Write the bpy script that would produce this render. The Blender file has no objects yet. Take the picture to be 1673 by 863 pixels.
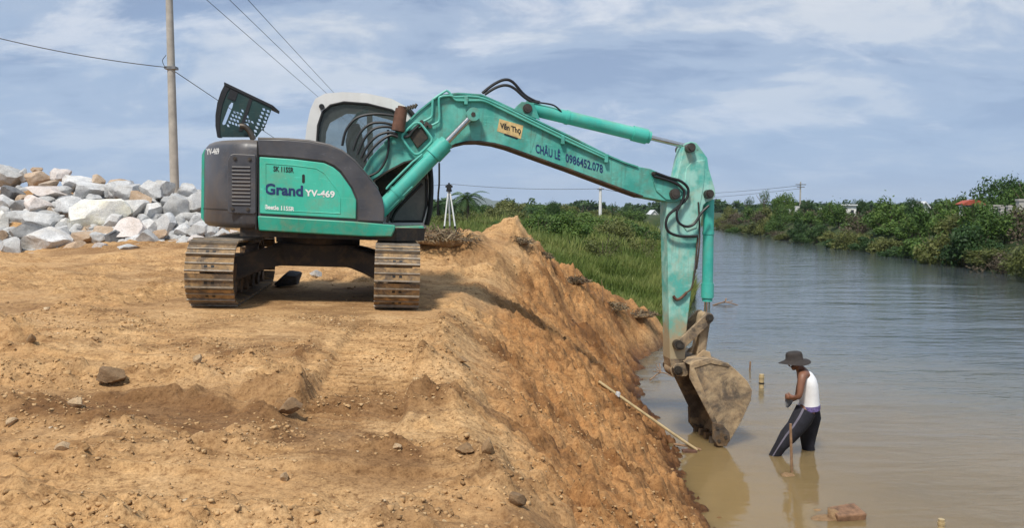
import bpy, bmesh, math, random
import numpy as np
from mathutils import Vector, Matrix
from mathutils.geometry import tessellate_polygon

R = math.radians
sc = bpy.context.scene
col = sc.collection
rnd = random.Random(7)

# ------------------------------------------------------------------ camera
CAM = Vector((0.0, 0.0, 3.15))
PITCH = R(3.77)
FPX = 1313.0
cd = bpy.data.cameras.new('camera')
cd.sensor_width = 36.0
cd.lens = 36.0 * FPX / 1673.0
cd.clip_start = 0.05
cd.clip_end = 30000
cam = bpy.data.objects.new('camera', cd)
col.objects.link(cam)
cam.location = CAM
cam.rotation_euler = (R(90) - PITCH, 0, 0)
sc.camera = cam

# ------------------------------------------------------------------ sun, sky, exposure
SUN_EL = R(57)
SUN_DIR = Vector((-0.40 * math.cos(SUN_EL), -0.917 * math.cos(SUN_EL), math.sin(SUN_EL))).normalized()
ld = bpy.data.lights.new('sun', 'SUN')
ld.energy = 3.7
ld.angle = R(8.0)
ld.color = (1.0, 0.94, 0.85)
sun = bpy.data.objects.new('sun', ld)
col.objects.link(sun)
sun.location = (-20, -30, 60)
sun.rotation_euler = SUN_DIR.to_track_quat('Z', 'Y').to_euler()

w = bpy.data.worlds.new('World')
sc.world = w
w.use_nodes = True
nt = w.node_tree
for n in list(nt.nodes):
    nt.nodes.remove(n)
def N(tree, typ, **kw):
    n = tree.nodes.new(typ)
    for k, v in kw.items():
        setattr(n, k, v)
    return n
def LK(tree, a, b):
    tree.links.new(a, b)
out = N(nt, 'ShaderNodeOutputWorld')
bg = N(nt, 'ShaderNodeBackground')
bg.inputs['Strength'].default_value = 0.1
sky = N(nt, 'ShaderNodeTexSky', sky_type='NISHITA')
sky.sun_disc = False
sky.sun_elevation = SUN_EL
sky.sun_rotation = math.atan2(SUN_DIR.x, SUN_DIR.y)
sky.air_density = 1.2
sky.dust_density = 1.5
tc = N(nt, 'ShaderNodeTexCoord')
sep = N(nt, 'ShaderNodeSeparateXYZ')
LK(nt, tc.outputs['Generated'], sep.inputs[0])
def math_n(tree, op, a=None, b=None):
    n = N(tree, 'ShaderNodeMath', operation=op)
    for i, v in enumerate((a, b)):
        if v is None:
            continue
        if isinstance(v, (int, float)):
            n.inputs[i].default_value = v
        else:
            LK(tree, v, n.inputs[i])
    return n.outputs[0]
zc = math_n(nt, 'MAXIMUM', sep.outputs['Z'], 0.0)
zd = math_n(nt, 'ADD', zc, 0.26)
cx = math_n(nt, 'DIVIDE', sep.outputs['X'], zd)
cy = math_n(nt, 'DIVIDE', sep.outputs['Y'], zd)
cmb = N(nt, 'ShaderNodeCombineXYZ')
LK(nt, cx, cmb.inputs[0]); LK(nt, cy, cmb.inputs[1])
def wnoise(scale, detail, rough, off, sx=1.0, sy=1.0, dist=0.0):
    mp = N(nt, 'ShaderNodeMapping')
    mp.inputs['Location'].default_value = off
    mp.inputs['Scale'].default_value = (sx, sy, 1)
    LK(nt, cmb.outputs[0], mp.inputs[0])
    nz = N(nt, 'ShaderNodeTexNoise')
    nz.inputs['Scale'].default_value = scale
    nz.inputs['Detail'].default_value = detail
    nz.inputs['Roughness'].default_value = rough
    nz.inputs['Distortion'].default_value = dist
    LK(nt, mp.outputs[0], nz.inputs['Vector'])
    return nz.outputs['Fac']
def ramp(tree, fac, stops, interp='EASE'):
    r = N(tree, 'ShaderNodeValToRGB')
    r.color_ramp.interpolation = interp
    el = r.color_ramp.elements
    while len(el) > 1:
        el.remove(el[-1])
    el[0].position, el[0].color = stops[0][0], (*stops[0][1], 1) if len(stops[0][1]) == 3 else stops[0][1]
    for p, c in stops[1:]:
        e = el.new(p)
        e.color = (*c, 1) if len(c) == 3 else c
    if fac is not None:
        LK(tree, fac, r.inputs[0])
    return r.outputs['Color']
def mixc(tree, fac, a, b, blend='MIX'):
    m = N(tree, 'ShaderNodeMix', data_type='RGBA', blend_type=blend)
    if isinstance(fac, (int, float)):
        m.inputs[0].default_value = fac
    else:
        LK(tree, fac, m.inputs[0])
    for i, v in ((6, a), (7, b)):
        if isinstance(v, (tuple, list)):
            m.inputs[i].default_value = (*v, 1) if len(v) == 3 else v
        else:
            LK(tree, v, m.inputs[i])
    return m.outputs[2]
n1 = wnoise(1.1, 10, 0.62, (3.1, 7.3, 0), 0.9, 1.15, 0.3)
n2 = wnoise(2.0, 10, 0.60, (11.0, 2.0, 0), 0.85, 1.25, 0.35)
base_sky = mixc(nt, 0.80, sky.outputs['Color'], (2.6, 3.9, 6.2))
shade = ramp(nt, n2, [(0.36, (2.55, 3.45, 5.15)), (0.48, (3.7, 4.65, 6.2)), (0.60, (6.0, 6.5, 7.25))])
lay1 = mixc(nt, ramp(nt, n1, [(0.32, (0.45,) * 3), (0.52, (1.0,) * 3)]), base_sky, shade)
bright = ramp(nt, wnoise(2.0, 10, 0.64, (5.4, 3.3, 0), 0.85, 1.25, 0.4), [(0.52, (0,) * 3), (0.66, (0.7,) * 3)])
lay2 = mixc(nt, bright, lay1, (7.2, 7.5, 8.1))
# toward the horizon the deck thins into even blue-grey
hz = ramp(nt, sep.outputs['Z'], [(0.0, (0.9,) * 3), (0.10, (0.45,) * 3), (0.24, (0,) * 3)], 'LINEAR')
lay3 = mixc(nt, hz, lay2, (3.5, 4.9, 6.9))
LK(nt, lay3, bg.inputs['Color'])
LK(nt, bg.outputs[0], out.inputs['Surface'])

vs = sc.view_settings
vs.view_transform = 'Standard'
vs.look = 'None'
vs.exposure = 0.14
vs.gamma = 1.0
vs.use_curve_mapping = False
sc.cycles.max_bounces = 6
sc.cycles.diffuse_bounces = 3
sc.cycles.glossy_bounces = 3
sc.cycles.transmission_bounces = 4
sc.cycles.transparent_max_bounces = 8
sc.cycles.volume_bounces = 0

# ------------------------------------------------------------------ pixel rays (survey of the photograph)
def ray(px, py):
    xn, yn = (px - 836.5) / FPX, (431.5 - py) / FPX
    c, s = math.cos(PITCH), math.sin(PITCH)
    return Vector((xn, c + yn * s, -s + yn * c))
def at(px, py, Y):
    d = ray(px, py)
    return CAM + d * (Y / d.y)

# ------------------------------------------------------------------ materials
def new_mat(name):
    m = bpy.data.materials.new(name)
    m.use_nodes = True
    t = m.node_tree
    b = t.nodes['Principled BSDF']
    return m, t, b
def tnoise(t, scale, detail=4, rough=0.55, vec=None, dist=0.0, coord='Object', sc3=None, off=None):
    if vec is None:
        c = N(t, 'ShaderNodeTexCoord')
        vec = c.outputs[coord]
    if sc3 or off:
        mp = N(t, 'ShaderNodeMapping')
        if sc3: mp.inputs['Scale'].default_value = sc3
        if off: mp.inputs['Location'].default_value = off
        LK(t, vec, mp.inputs[0]); vec = mp.outputs[0]
    n = N(t, 'ShaderNodeTexNoise')
    n.inputs['Scale'].default_value = scale
    n.inputs['Detail'].default_value = detail
    n.inputs['Roughness'].default_value = rough
    n.inputs['Distortion'].default_value = dist
    LK(t, vec, n.inputs['Vector'])
    return n.outputs['Fac']
def bump(t, b, h, strength=0.3, dist=0.02, prev=None):
    bn = N(t, 'ShaderNodeBump')
    bn.inputs['Strength'].default_value = strength
    bn.inputs['Distance'].default_value = dist
    LK(t, h, bn.inputs['Height'])
    if prev is not None:
        LK(t, prev, bn.inputs['Normal'])
    if b is not None:
        LK(t, bn.outputs[0], b.inputs['Normal'])
    return bn.outputs[0]
def plain(name, c, rough=0.6, metal=0.0, var=0.25, scale=6.0, bmp=0.1):
    m, t, b = new_mat(name)
    n = tnoise(t, scale, 5, 0.6)
    lo = tuple(x * (1 - var) for x in c); hi = tuple(min(1, x * (1 + var)) for x in c)
    LK(t, ramp(t, n, [(0.3, lo), (0.7, hi)], 'LINEAR'), b.inputs['Base Color'])
    b.inputs['Roughness'].default_value = rough
    b.inputs['Metallic'].default_value = metal
    if bmp:
        bump(t, b, tnoise(t, scale * 5, 4), bmp, 0.01)
    return m
def paint(name, c, fade, dirt=(0.30, 0.19, 0.10), dirt_amt=0.35, rust_amt=0.15, rough=0.42, scale=2.5, low=None, edge=(0.35, 0.68)):
    """weathered machine paint: sun-faded patches, dust, chips of rust; low = (z_low, z_high) caked mud below"""
    m, t, b = new_mat(name)
    co = N(t, 'ShaderNodeTexCoord').outputs['Object']
    a = ramp(t, tnoise(t, scale, 6, 0.62, co), [(edge[0], c), (edge[1], fade)], 'LINEAR')
    d = ramp(t, tnoise(t, scale * 1.7, 9, 0.72, co, 0.4, off=(3, 1, 5)), [(0.47, (0,) * 3), (0.74, (dirt_amt,) * 3)], 'LINEAR')
    a = mixc(t, d, a, dirt)
    # thin run-down streaks
    s = ramp(t, tnoise(t, 9.0, 5, 0.6, co, sc3=(2.4, 2.4, 0.16)), [(0.56, (0,) * 3), (0.8, (dirt_amt * 0.8,) * 3)], 'LINEAR')
    a = mixc(t, s, a, tuple(x * 0.45 for x in dirt))
    r = ramp(t, tnoise(t, 7.0, 10, 0.75, co, 0.6, off=(9, 4, 2)), [(0.655, (0,) * 3), (0.70, (min(1, rust_amt * 4),) * 3)], 'LINEAR')
    a = mixc(t, r, a, (0.09, 0.045, 0.025))
    if low:
        sp = N(t, 'ShaderNodeSeparateXYZ'); LK(t, co, sp.inputs[0])
        mr = N(t, 'ShaderNodeMapRange'); LK(t, sp.outputs['Z'], mr.inputs[0])
        mr.inputs[1].default_value = low[0]; mr.inputs[2].default_value = low[1]
        mr.inputs[3].default_value = 1.0; mr.inputs[4].default_value = 0.0
        g = math_n(t, 'ADD', mr.outputs[0], math_n(t, 'SUBTRACT', tnoise(t, 6.0, 8, 0.7, co), 0.5))
        a = mixc(t, ramp(t, g, [(0.3, (0,) * 3), (0.62, (0.92,) * 3)], 'LINEAR'), a, low[2])
    # dust settles on what faces up
    gn = N(t, 'ShaderNodeNewGeometry'); gs = N(t, 'ShaderNodeSeparateXYZ'); LK(t, gn.outputs['Normal'], gs.inputs[0])
    up_f = ramp(t, gs.outputs['Z'], [(0.45, (0,) * 3), (0.95, (0.5,) * 3)], 'LINEAR')
    a = mixc(t, math_n(t, 'MULTIPLY', up_f, tnoise(t, 6, 6, 0.65, co, off=(7, 7, 7))), a, (0.42, 0.32, 0.20))
    # hairline scuffs
    sc_f = ramp(t, tnoise(t, 16, 3, 0.5, co, 1.2, sc3=(0.25, 1.0, 2.2), off=(2, 5, 8)), [(0.66, (0,) * 3), (0.70, (0.35,) * 3), (0.72, (0,) * 3)], 'LINEAR')
    a = mixc(t, sc_f, a, tuple(min(1, x * 1.8 + 0.05) for x in fade))
    LK(t, a, b.inputs['Base Color'])
    rr = math_n(t, 'ADD', math_n(t, 'MULTIPLY', tnoise(t, 5, 6, 0.6, co), 0.4), rough - 0.2)
    LK(t, rr, b.inputs['Roughness'])
    bump(t, b, tnoise(t, 14, 5, 0.6, co), 0.08, 0.01)
    return m
MUD = (0.36, 0.24, 0.125)
M = {}
M['teal_body'] = paint('teal_body_paint', (0.042, 0.46, 0.325), (0.075, 0.54, 0.40), dirt_amt=0.38, rust_amt=0.16, rough=0.45)
M['teal_skirt'] = paint('teal_skirt_paint', (0.012, 0.27, 0.18), (0.03, 0.36, 0.25), dirt_amt=0.5, rust_amt=0.16, rough=0.45)
M['teal_boom'] = paint('teal_boom_paint', (0.048, 0.33, 0.27), (0.125, 0.47, 0.39), dirt=(0.17, 0.14, 0.085), dirt_amt=0.70, rust_amt=0.22, rough=0.55, edge=(0.40, 0.62))
M['teal_arm'] = paint('teal_arm_paint', (0.10, 0.44, 0.37), (0.33, 0.64, 0.55), dirt=(0.48, 0.40, 0.26), dirt_amt=0.65, rust_amt=0.2, rough=0.5, low=(0.05, 1.05, (0.42, 0.31, 0.18)), edge=(0.44, 0.57))
M['teal_cyl'] = paint('teal_cylinder_paint', (0.035, 0.40, 0.33), (0.085, 0.50, 0.41), dirt_amt=0.25, rust_amt=0.08, rough=0.4)
M['black_body'] = paint('charcoal_panel_paint', (0.050, 0.053, 0.062), (0.088, 0.089, 0.098), dirt=(0.19, 0.14, 0.09), dirt_amt=0.28, rust_amt=0.10, rough=0.42)
M['dark'] = plain('dark_grease', (0.012, 0.012, 0.012), 0.6)
M['under'] = paint('underframe_grime', (0.02, 0.018, 0.016), (0.05, 0.042, 0.034), dirt=(0.2, 0.125, 0.06), dirt_amt=0.6, rust_amt=0.1, rough=0.8)
M['hood'] = paint('dark_teal_hood_paint', (0.004, 0.028, 0.030), (0.008, 0.048, 0.046), dirt_amt=0.1, rust_amt=0.05, rough=0.5)
M['hood_black'] = plain('hood_foam_black', (0.010, 0.013, 0.018), 0.75)
M['cab_white'] = paint('cab_off_white_paint', (0.70, 0.69, 0.66), (0.76, 0.755, 0.73), dirt=(0.45, 0.4, 0.32), dirt_amt=0.16, rust_amt=0.03, rough=0.45)
M['rubber'] = plain('black_rubber_hose', (0.012, 0.012, 0.013), 0.48, var=0.3, bmp=0.05)
M['chrome'] = plain('dusty_chrome_rod', (0.62, 0.60, 0.57), 0.22, 1.0, var=0.12)
M['steel'] = plain('worn_steel_pin', (0.10, 0.085, 0.07), 0.45, 0.7, var=0.4)
M['rust'] = plain('rusty_brown_metal', (0.13, 0.062, 0.038), 0.8, var=0.45, scale=9)
M['pipe_teal'] = paint('teal_pipe_paint', (0.07, 0.42, 0.34), (0.13, 0.5, 0.42), dirt_amt=0.2, rust_amt=0.1)
M['navy'] = plain('navy_lettering', (0.012, 0.035, 0.13), 0.5, var=0.15, bmp=0)
M['ink_black'] = plain('black_lettering', (0.012, 0.014, 0.016), 0.5, var=0.1, bmp=0)
M['ink_white'] = plain('white_lettering', (0.78, 0.80, 0.78), 0.5, var=0.08, bmp=0)
M['sticker'] = plain('weathered_yellow_sticker', (0.62, 0.45, 0.20), 0.55, var=0.35, scale=14, bmp=0)
M['seatcloth'] = plain('dark_seat_cloth', (0.03, 0.03, 0.032), 0.9)
M['grey_panel'] = paint('dusty_grey_panel', (0.10, 0.10, 0.095), (0.20, 0.19, 0.17), dirt=(0.30, 0.27, 0.22), dirt_amt=0.5, rust_amt=0.02, rough=0.5)

def mud_steel(name, mud_lo, mud_hi, fs=5):
    m, t, b = new_mat(name)
    co = N(t, 'ShaderNodeTexCoord').outputs['Object']
    oi = N(t, 'ShaderNodeObjectInfo')
    va = N(t, 'ShaderNodeVectorMath', operation='ADD'); LK(t, co, va.inputs[0])
    sm = N(t, 'ShaderNodeVectorMath', operation='SCALE'); 
    cmbx = N(t, 'ShaderNodeCombineXYZ'); LK(t, oi.outputs['Random'], cmbx.inputs[0]); LK(t, oi.outputs['Random'], cmbx.inputs[1])
    LK(t, cmbx.outputs[0], sm.inputs[0]); sm.inputs['Scale'].default_value = 37.0
    LK(t, sm.outputs[0], va.inputs[1]); v = va.outputs[0]
    soil = ramp(t, tnoise(t, 7, 8, 0.68, v), [(0.3, mud_lo), (0.72, mud_hi)], 'LINEAR')
    steel = ramp(t, tnoise(t, 12, 6, 0.6, v), [(0.3, (0.035, 0.03, 0.026)), (0.7, (0.13, 0.105, 0.085))], 'LINEAR')
    f = ramp(t, tnoise(t, fs, 9, 0.72, v, 0.5, off=(4, 2, 1)), [(0.42, (0.12,) * 3), (0.58, (1,) * 3)], 'LINEAR')
    LK(t, mixc(t, f, steel, soil), b.inputs['Base Color'])
    b.inputs['Roughness'].default_value = 0.78
    bump(t, b, tnoise(t, 18, 8, 0.7, v), 0.5, 0.02)
    return m
M['shoe'] = mud_steel('mud_caked_track_steel', (0.22, 0.135, 0.06), (0.54, 0.345, 0.155))
M['grouser'] = plain('worn_grouser_edge', (0.27, 0.23, 0.18), 0.55, 0.2, var=0.4, scale=14, bmp=0.3)
M['mudframe'] = mud_steel('mud_caked_frame', (0.085, 0.052, 0.026), (0.25, 0.155, 0.075))
M['bucket'] = mud_steel('mud_caked_bucket', (0.30, 0.20, 0.11), (0.56, 0.42, 0.25), 2.6)
M['bucket_in'] = mud_steel('wet_bucket_inside', (0.03, 0.022, 0.015), (0.075, 0.055, 0.035))

def glass(name, tint, opac, rough=0.03):
    m, t, b = new_mat(name)
    o = t.nodes['Material Output']
    tr = N(t, 'ShaderNodeBsdfTransparent'); tr.inputs[0].default_value = (*tint, 1)
    b.inputs['Base Color'].default_value = (0.13, 0.14, 0.135, 1)
    b.inputs['Roughness'].default_value = rough
    mx = N(t, 'ShaderNodeMixShader')
    dust = math_n(t, 'ADD', math_n(t, 'MULTIPLY', tnoise(t, 5, 7, 0.65), 0.35), opac - 0.17)
    LK(t, dust, mx.inputs[0]); LK(t, tr.outputs[0], mx.inputs[1]); LK(t, b.outputs[0], mx.inputs[2])
    LK(t, mx.outputs[0], o.inputs['Surface'])
    return m
M['glass'] = glass('tinted_cab_glass', (0.80, 0.86, 0.86), 0.30)

# ------------------------------------------------------------------ mesh helpers
class MB:
    def __init__(s):
        s.v, s.f, s.m = [], [], []
    def add(s, vs_, fs, mi=0):
        o = len(s.v)
        s.v.extend([tuple(v) for v in vs_])
        s.f.extend([tuple(i + o for i in f) for f in fs])
        s.m.extend([mi] * len(fs))
        return s
    def box(s, lo, hi, mat=None, mi=0):
        (x0, y0, z0), (x1, y1, z1) = lo, hi
        vs_ = [Vector(p) for p in ((x0,y0,z0),(x1,y0,z0),(x1,y1,z0),(x0,y1,z0),(x0,y0,z1),(x1,y0,z1),(x1,y1,z1),(x0,y1,z1))]
        if mat: vs_ = [mat @ v for v in vs_]
        return s.add(vs_, [(0,3,2,1),(4,5,6,7),(0,1,5,4),(1,2,6,5),(2,3,7,6),(3,0,4,7)], mi)
    def cyl(s, a, b, r0, r1=None, n=16, mi=0, caps=True):
        a, b = Vector(a), Vector(b)
        r1 = r0 if r1 is None else r1
        z = (b - a).normalized()
        x = z.orthogonal().normalized(); y = z.cross(x)
        vs_ = []
        for p, r in ((a, r0), (b, r1)):
            for k in range(n):
                t = 2 * math.pi * k / n
                vs_.append(p + x * (r * math.cos(t)) + y * (r * math.sin(t)))
        fs = [(k, (k + 1) % n, n + (k + 1) % n, n + k) for k in range(n)]
        if caps:
            fs += [tuple(range(n - 1, -1, -1)), tuple(range(n, 2 * n))]
        return s.add(vs_, fs, mi)
    def tube(s, pts, r, n=8, mi=0, sub=6, closed=False, taper=None):
        P = catmull(pts, sub, closed) if sub > 1 else [Vector(p) for p in pts]
        m = len(P)
        vs_, fs = [], []
        prev = None
        for i, p in enumerate(P):
            if closed:
                t = (P[(i + 1) % m] - P[i - 1]).normalized()
            else:
                t = (P[min(i + 1, m - 1)] - P[max(i - 1, 0)]).normalized()
            if prev is None:
                x = t.orthogonal().normalized()
            else:
                x = (prev - t * prev.dot(t)).normalized()
            prev = x
            y = t.cross(x)
            rr = r if taper is None else r * (1 + (taper - 1) * i / (m - 1))
            for k in range(n):
                a = 2 * math.pi * k / n
                vs_.append(p + x * (rr * math.cos(a)) + y * (rr * math.sin(a)))
        for i in range(m if closed else m - 1):
            j = (i + 1) % m
            for k in range(n):
                fs.append((i * n + k, i * n + (k + 1) % n, j * n + (k + 1) % n, j * n + k))
        if not closed:
            fs += [tuple(range(n - 1, -1, -1)), tuple(range((m - 1) * n, m * n))]
        return s.add(vs_, fs, mi)
    def prism(s, poly, y0, y1, mi=0, holes=()):
        """poly of (x, z) extruded from y0 (near) to y1 (far)"""
        poly = list(poly)
        def area(p):
            return sum(p[i][0] * p[(i + 1) % len(p)][1] - p[(i + 1) % len(p)][0] * p[i][1] for i in range(len(p)))
        if area(poly) < 0: poly.reverse()
        n = len(poly)
        if not holes:
            vs_ = [(x, y0, z) for x, z in poly] + [(x, y1, z) for x, z in poly]
            fs = [tuple(range(n)), tuple(range(2 * n - 1, n - 1, -1))]
            fs += [(i, n + i, n + (i + 1) % n, (i + 1) % n) for i in range(n)]
            return s.add(vs_, fs, mi)
        loops = [poly]
        for h in holes:
            h = list(h)
            if area(h) > 0: h.reverse()
            loops.append(h)
        tris = tessellate_polygon([[Vector((x, z, 0)) for x, z in l] for l in loops])
        flat = [p for l in loops for p in l]
        k = len(flat)
        vs_ = [(x, y0, z) for x, z in flat] + [(x, y1, z) for x, z in flat]
        fs = []
        for t in tris:
            a, b, c = t
            ar = (flat[b][0]-flat[a][0])*(flat[c][1]-flat[a][1])-(flat[c][0]-flat[a][0])*(flat[b][1]-flat[a][1])
            if ar < 0: a, b, c = a, c, b
            fs.append((a, b, c)); fs.append((k + c, k + b, k + a))
        o = 0
        for l in loops:
            m = len(l)
            fs += [(o + i, k + o + i, k + o + (i + 1) % m, o + (i + 1) % m) for i in range(m)]
            o += m
        return s.add(vs_, fs, mi)
    def rings(s, rs, mi=0, cap0=True, cap1=True):
        n = len(rs[0]); vs_ = [p for r in rs for p in r]; fs = []
        for i in range(len(rs) - 1):
            for k in range(n):
                fs.append((i * n + k, i * n + (k + 1) % n, (i + 1) * n + (k + 1) % n, (i + 1) * n + k))
        if cap0: fs.append(tuple(range(n - 1, -1, -1)))
        if cap1: fs.append(tuple(range((len(rs) - 1) * n, len(rs) * n)))
        return s.add(vs_, fs, mi)
    def build(s, name, mats, parent=None, smooth=35, bevel=0, seg=2):
        me = bpy.data.meshes.new(name)
        me.from_pydata([tuple(v) for v in s.v], [], s.f)
        if not isinstance(mats, (list, tuple)): mats = [mats]
        for m in mats: me.materials.append(m)
        if len(mats) > 1:
            me.polygons.foreach_set('material_index', s.m)
        me.update()
        o = bpy.data.objects.new(name, me)
        col.objects.link(o)
        if parent: o.parent = parent
        if smooth:
            me.polygons.foreach_set('use_smooth', [True] * len(me.polygons))
            me.set_sharp_from_angle(angle=R(smooth))
        if bevel:
            b = o.modifiers.new('bevel', 'BEVEL')
            b.width = bevel; b.segments = seg; b.limit_method = 'ANGLE'; b.angle_limit = R(40)
            b.harden_normals = False
        return o
def catmull(pts, sub, closed=False):
    P = [Vector(p) for p in pts]; n = len(P); outp = []
    rng = n if closed else n - 1
    for i in range(rng):
        if closed:
            p0, p1, p2, p3 = P[i - 1], P[i], P[(i + 1) % n], P[(i + 2) % n]
        else:
            p0, p1, p2, p3 = P[max(i - 1, 0)], P[i], P[i + 1], P[min(i + 2, n - 1)]
        for k in range(sub):
            t = k / sub
            outp.append(0.5 * ((2 * p1) + (p2 - p0) * t + (2 * p0 - 5 * p1 + 4 * p2 - p3) * t * t + (3 * p1 - p0 - 3 * p2 + p3) * t ** 3))
    if not closed: outp.append(P[-1])
    return outp
def tag(o, label=None, cat=None, group=None, kind=None):
    if label: o['label'] = label
    if cat: o['category'] = cat
    if group: o['group'] = group
    if kind: o['kind'] = kind
    return o
def empty(name, loc=(0, 0, 0)):
    o = bpy.data.objects.new(name, None)
    o.empty_display_size = 0.2
    col.objects.link(o)
    o.location = loc
    return o
def np_mesh(name, verts, faces, mat, parent=None, attr=None, smooth=False):
    """faces: (n,3) or (n,4) int array"""
    me = bpy.data.meshes.new(name)
    nv, nf, k = len(verts), len(faces), faces.shape[1]
    me.vertices.add(nv)
    me.vertices.foreach_set('co', np.ascontiguousarray(verts, dtype=np.float32).ravel())
    me.loops.add(nf * k)
    me.loops.foreach_set('vertex_index', np.ascontiguousarray(faces, dtype=np.int32).ravel())
    me.polygons.add(nf)
    me.polygons.foreach_set('loop_start', np.arange(0, nf * k, k, dtype=np.int32))
    if smooth:
        me.polygons.foreach_set('use_smooth', np.ones(nf, dtype=bool))
    me.materials.append(mat)
    if attr:
        for an, av in attr.items():
            a = me.attributes.new(an, 'FLOAT', 'POINT')
            a.data.foreach_set('value', np.ascontiguousarray(av, dtype=np.float32))
    me.update(calc_edges=True)
    o = bpy.data.objects.new(name, me)
    col.objects.link(o)
    if parent: o.parent = parent
    return o

# ------------------------------------------------------------------ numpy noise
def _hash(ix, iy, seed):
    h = (ix.astype(np.int64) * 374761393 + iy.astype(np.int64) * 668265263 + seed * 1442695041) & 0xFFFFFFFF
    h = ((h ^ (h >> 13)) * 1274126177) & 0xFFFFFFFF
    return (h ^ (h >> 16)) & 0xFFFFFFFF
def perlin(x, y, seed=0):
    x0, y0 = np.floor(x), np.floor(y)
    fx, fy = x - x0, y - y0
    u, v = fx * fx * fx * (fx * (fx * 6 - 15) + 10), fy * fy * fy * (fy * (fy * 6 - 15) + 10)
    def g(dx, dy):
        a = _hash(x0 + dx, y0 + dy, seed) * (2 * np.pi / 4294967296.0)
        return np.cos(a) * (fx - dx) + np.sin(a) * (fy - dy)
    a = g(0, 0) * (1 - u) + g(1, 0) * u
    b = g(0, 1) * (1 - u) + g(1, 1) * u
    return (a * (1 - v) + b * v) * 1.5
def fbm(x, y, f, octv, seed=0, gain=0.5):
    s, a = 0, 1.0
    for i in range(octv):
        s = s + a * perlin(x * f, y * f, seed + i * 17); f *= 2.03; a *= gain
    return s
def clods(x, y, cell, seed, dens=0.6):
    gx, gy = x / cell, y / cell
    ix, iy = np.floor(gx), np.floor(gy)
    h = np.zeros_like(gx)
    for dx in (-1, 0, 1):
        for dy in (-1, 0, 1):
            a = _hash(ix + dx, iy + dy, seed)
            r1, r2, r3 = (a & 1023) / 1023.0, ((a >> 10) & 1023) / 1023.0, ((a >> 20) & 1023) / 1023.0
            e = 0.6 + 0.8 * r1
            d2 = (((gx - ix - dx - 0.15 - 0.7 * r1) * e) ** 2 + ((gy - iy - dy - 0.15 - 0.7 * r2) / e) ** 2)
            rad = 0.28 + 0.42 * r3
            h = np.maximum(h, np.where(r2 * 0.37 + r3 * 0.63 > 1 - dens, np.sqrt(np.maximum(rad * rad - d2, 0)) * (0.4 + 0.6 * r1), 0))
    return h * cell
def sstep(a, b, x):
    t = np.clip((x - a) / (b - a), 0, 1)
    return t * t * (3 - 2 * t)

# ------------------------------------------------------------------ terrain
TOE = np.array([(-40, 2.2), (0, 2.1), (6, 2.0), (8.1, 1.98), (10.5, 2.08), (12, 2.05), (13.6, 2.08), (14.6, 2.3), (16, 2.5), (18.4, 2.85), (19.6, 3.3), (21, 3.7), (30, 3.7)])
CREST = np.array([(-40, 0.2), (2.5, 0.1), (3.3, 0.0), (4.3, -0.25), (5.6, -0.52), (8.7, -0.74), (10.5, -0.72), (12.5, -0.55), (14.2, -0.2), (15.5, 0.03), (17, 0.3), (20, 1.0), (30, 1.0)])
SHORE = np.array([(-60, -1.0), (13, 0.2), (16.5, 1.6), (19.8, 3.75), (23.6, 4.9), (30, 6.6), (40, 8.6), (50, 10.4), (75, 14.5), (118, 21), (150, 25), (170, 30), (190, 60), (3000, 2000)])
FAR = np.array([(-60, 16), (10, 20), (30, 23.0), (37.6, 24.3), (45, 25.6), (55, 27.0), (75, 29.0), (125, 34), (150, 38), (170, 46), (190, 66), (3000, 2000)])
def ip(tab, y):
    return np.interp(y, tab[:, 0], tab[:, 1])
WINDROWS = [((-2.9, 4.75), (-1.5, 4.05), .16, .05), ((-3.5, 6.6), (-2.1, 6.3), .2, .035), ((-2.1, 6.2), (-1.39, 5.2), .16, .06), ((-1.3, 5.0), (-0.4, 5.1), .13, .05), ((-0.8, 4.25), (-0.1, 4.1), .13, .05),
            ((-3.6, 5.5), (-2.1, 5.45), .15, .05), ((-2.1, 3.85), (-1.4, 4.5), .14, .045), ((-0.5, 3.4), (0.05, 3.9), .16, .06), ((-4.6, 8.2), (-3.4, 7.3), .25, .04), ((-0.62, 6.0), (-0.66, 8.6), .13, .05), ((-1.6, 3.3), (-0.9, 3.45), .13, .035), ((-1.62, 5.4), (-1.75, 8.0), .09, .04)]
def bands(x, y):
    b = np.zeros_like(x); h = np.zeros_like(x)
    wob = 0.10 * perlin(x * 2.6, y * 2.6, 171)
    for (ax, ay), (bx, by), w_, hh in WINDROWS:
        dx, dy = bx - ax, by - ay
        u = np.clip(((x - ax) * dx + (y - ay) * dy) / (dx * dx + dy * dy), 0, 1)
        g = np.exp(-((np.hypot(x - ax - u * dx, y - ay - u * dy) + wob) / w_) ** 2)
        b = np.maximum(b, g); h = np.maximum(h, g * hh)
    return b, h
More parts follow.
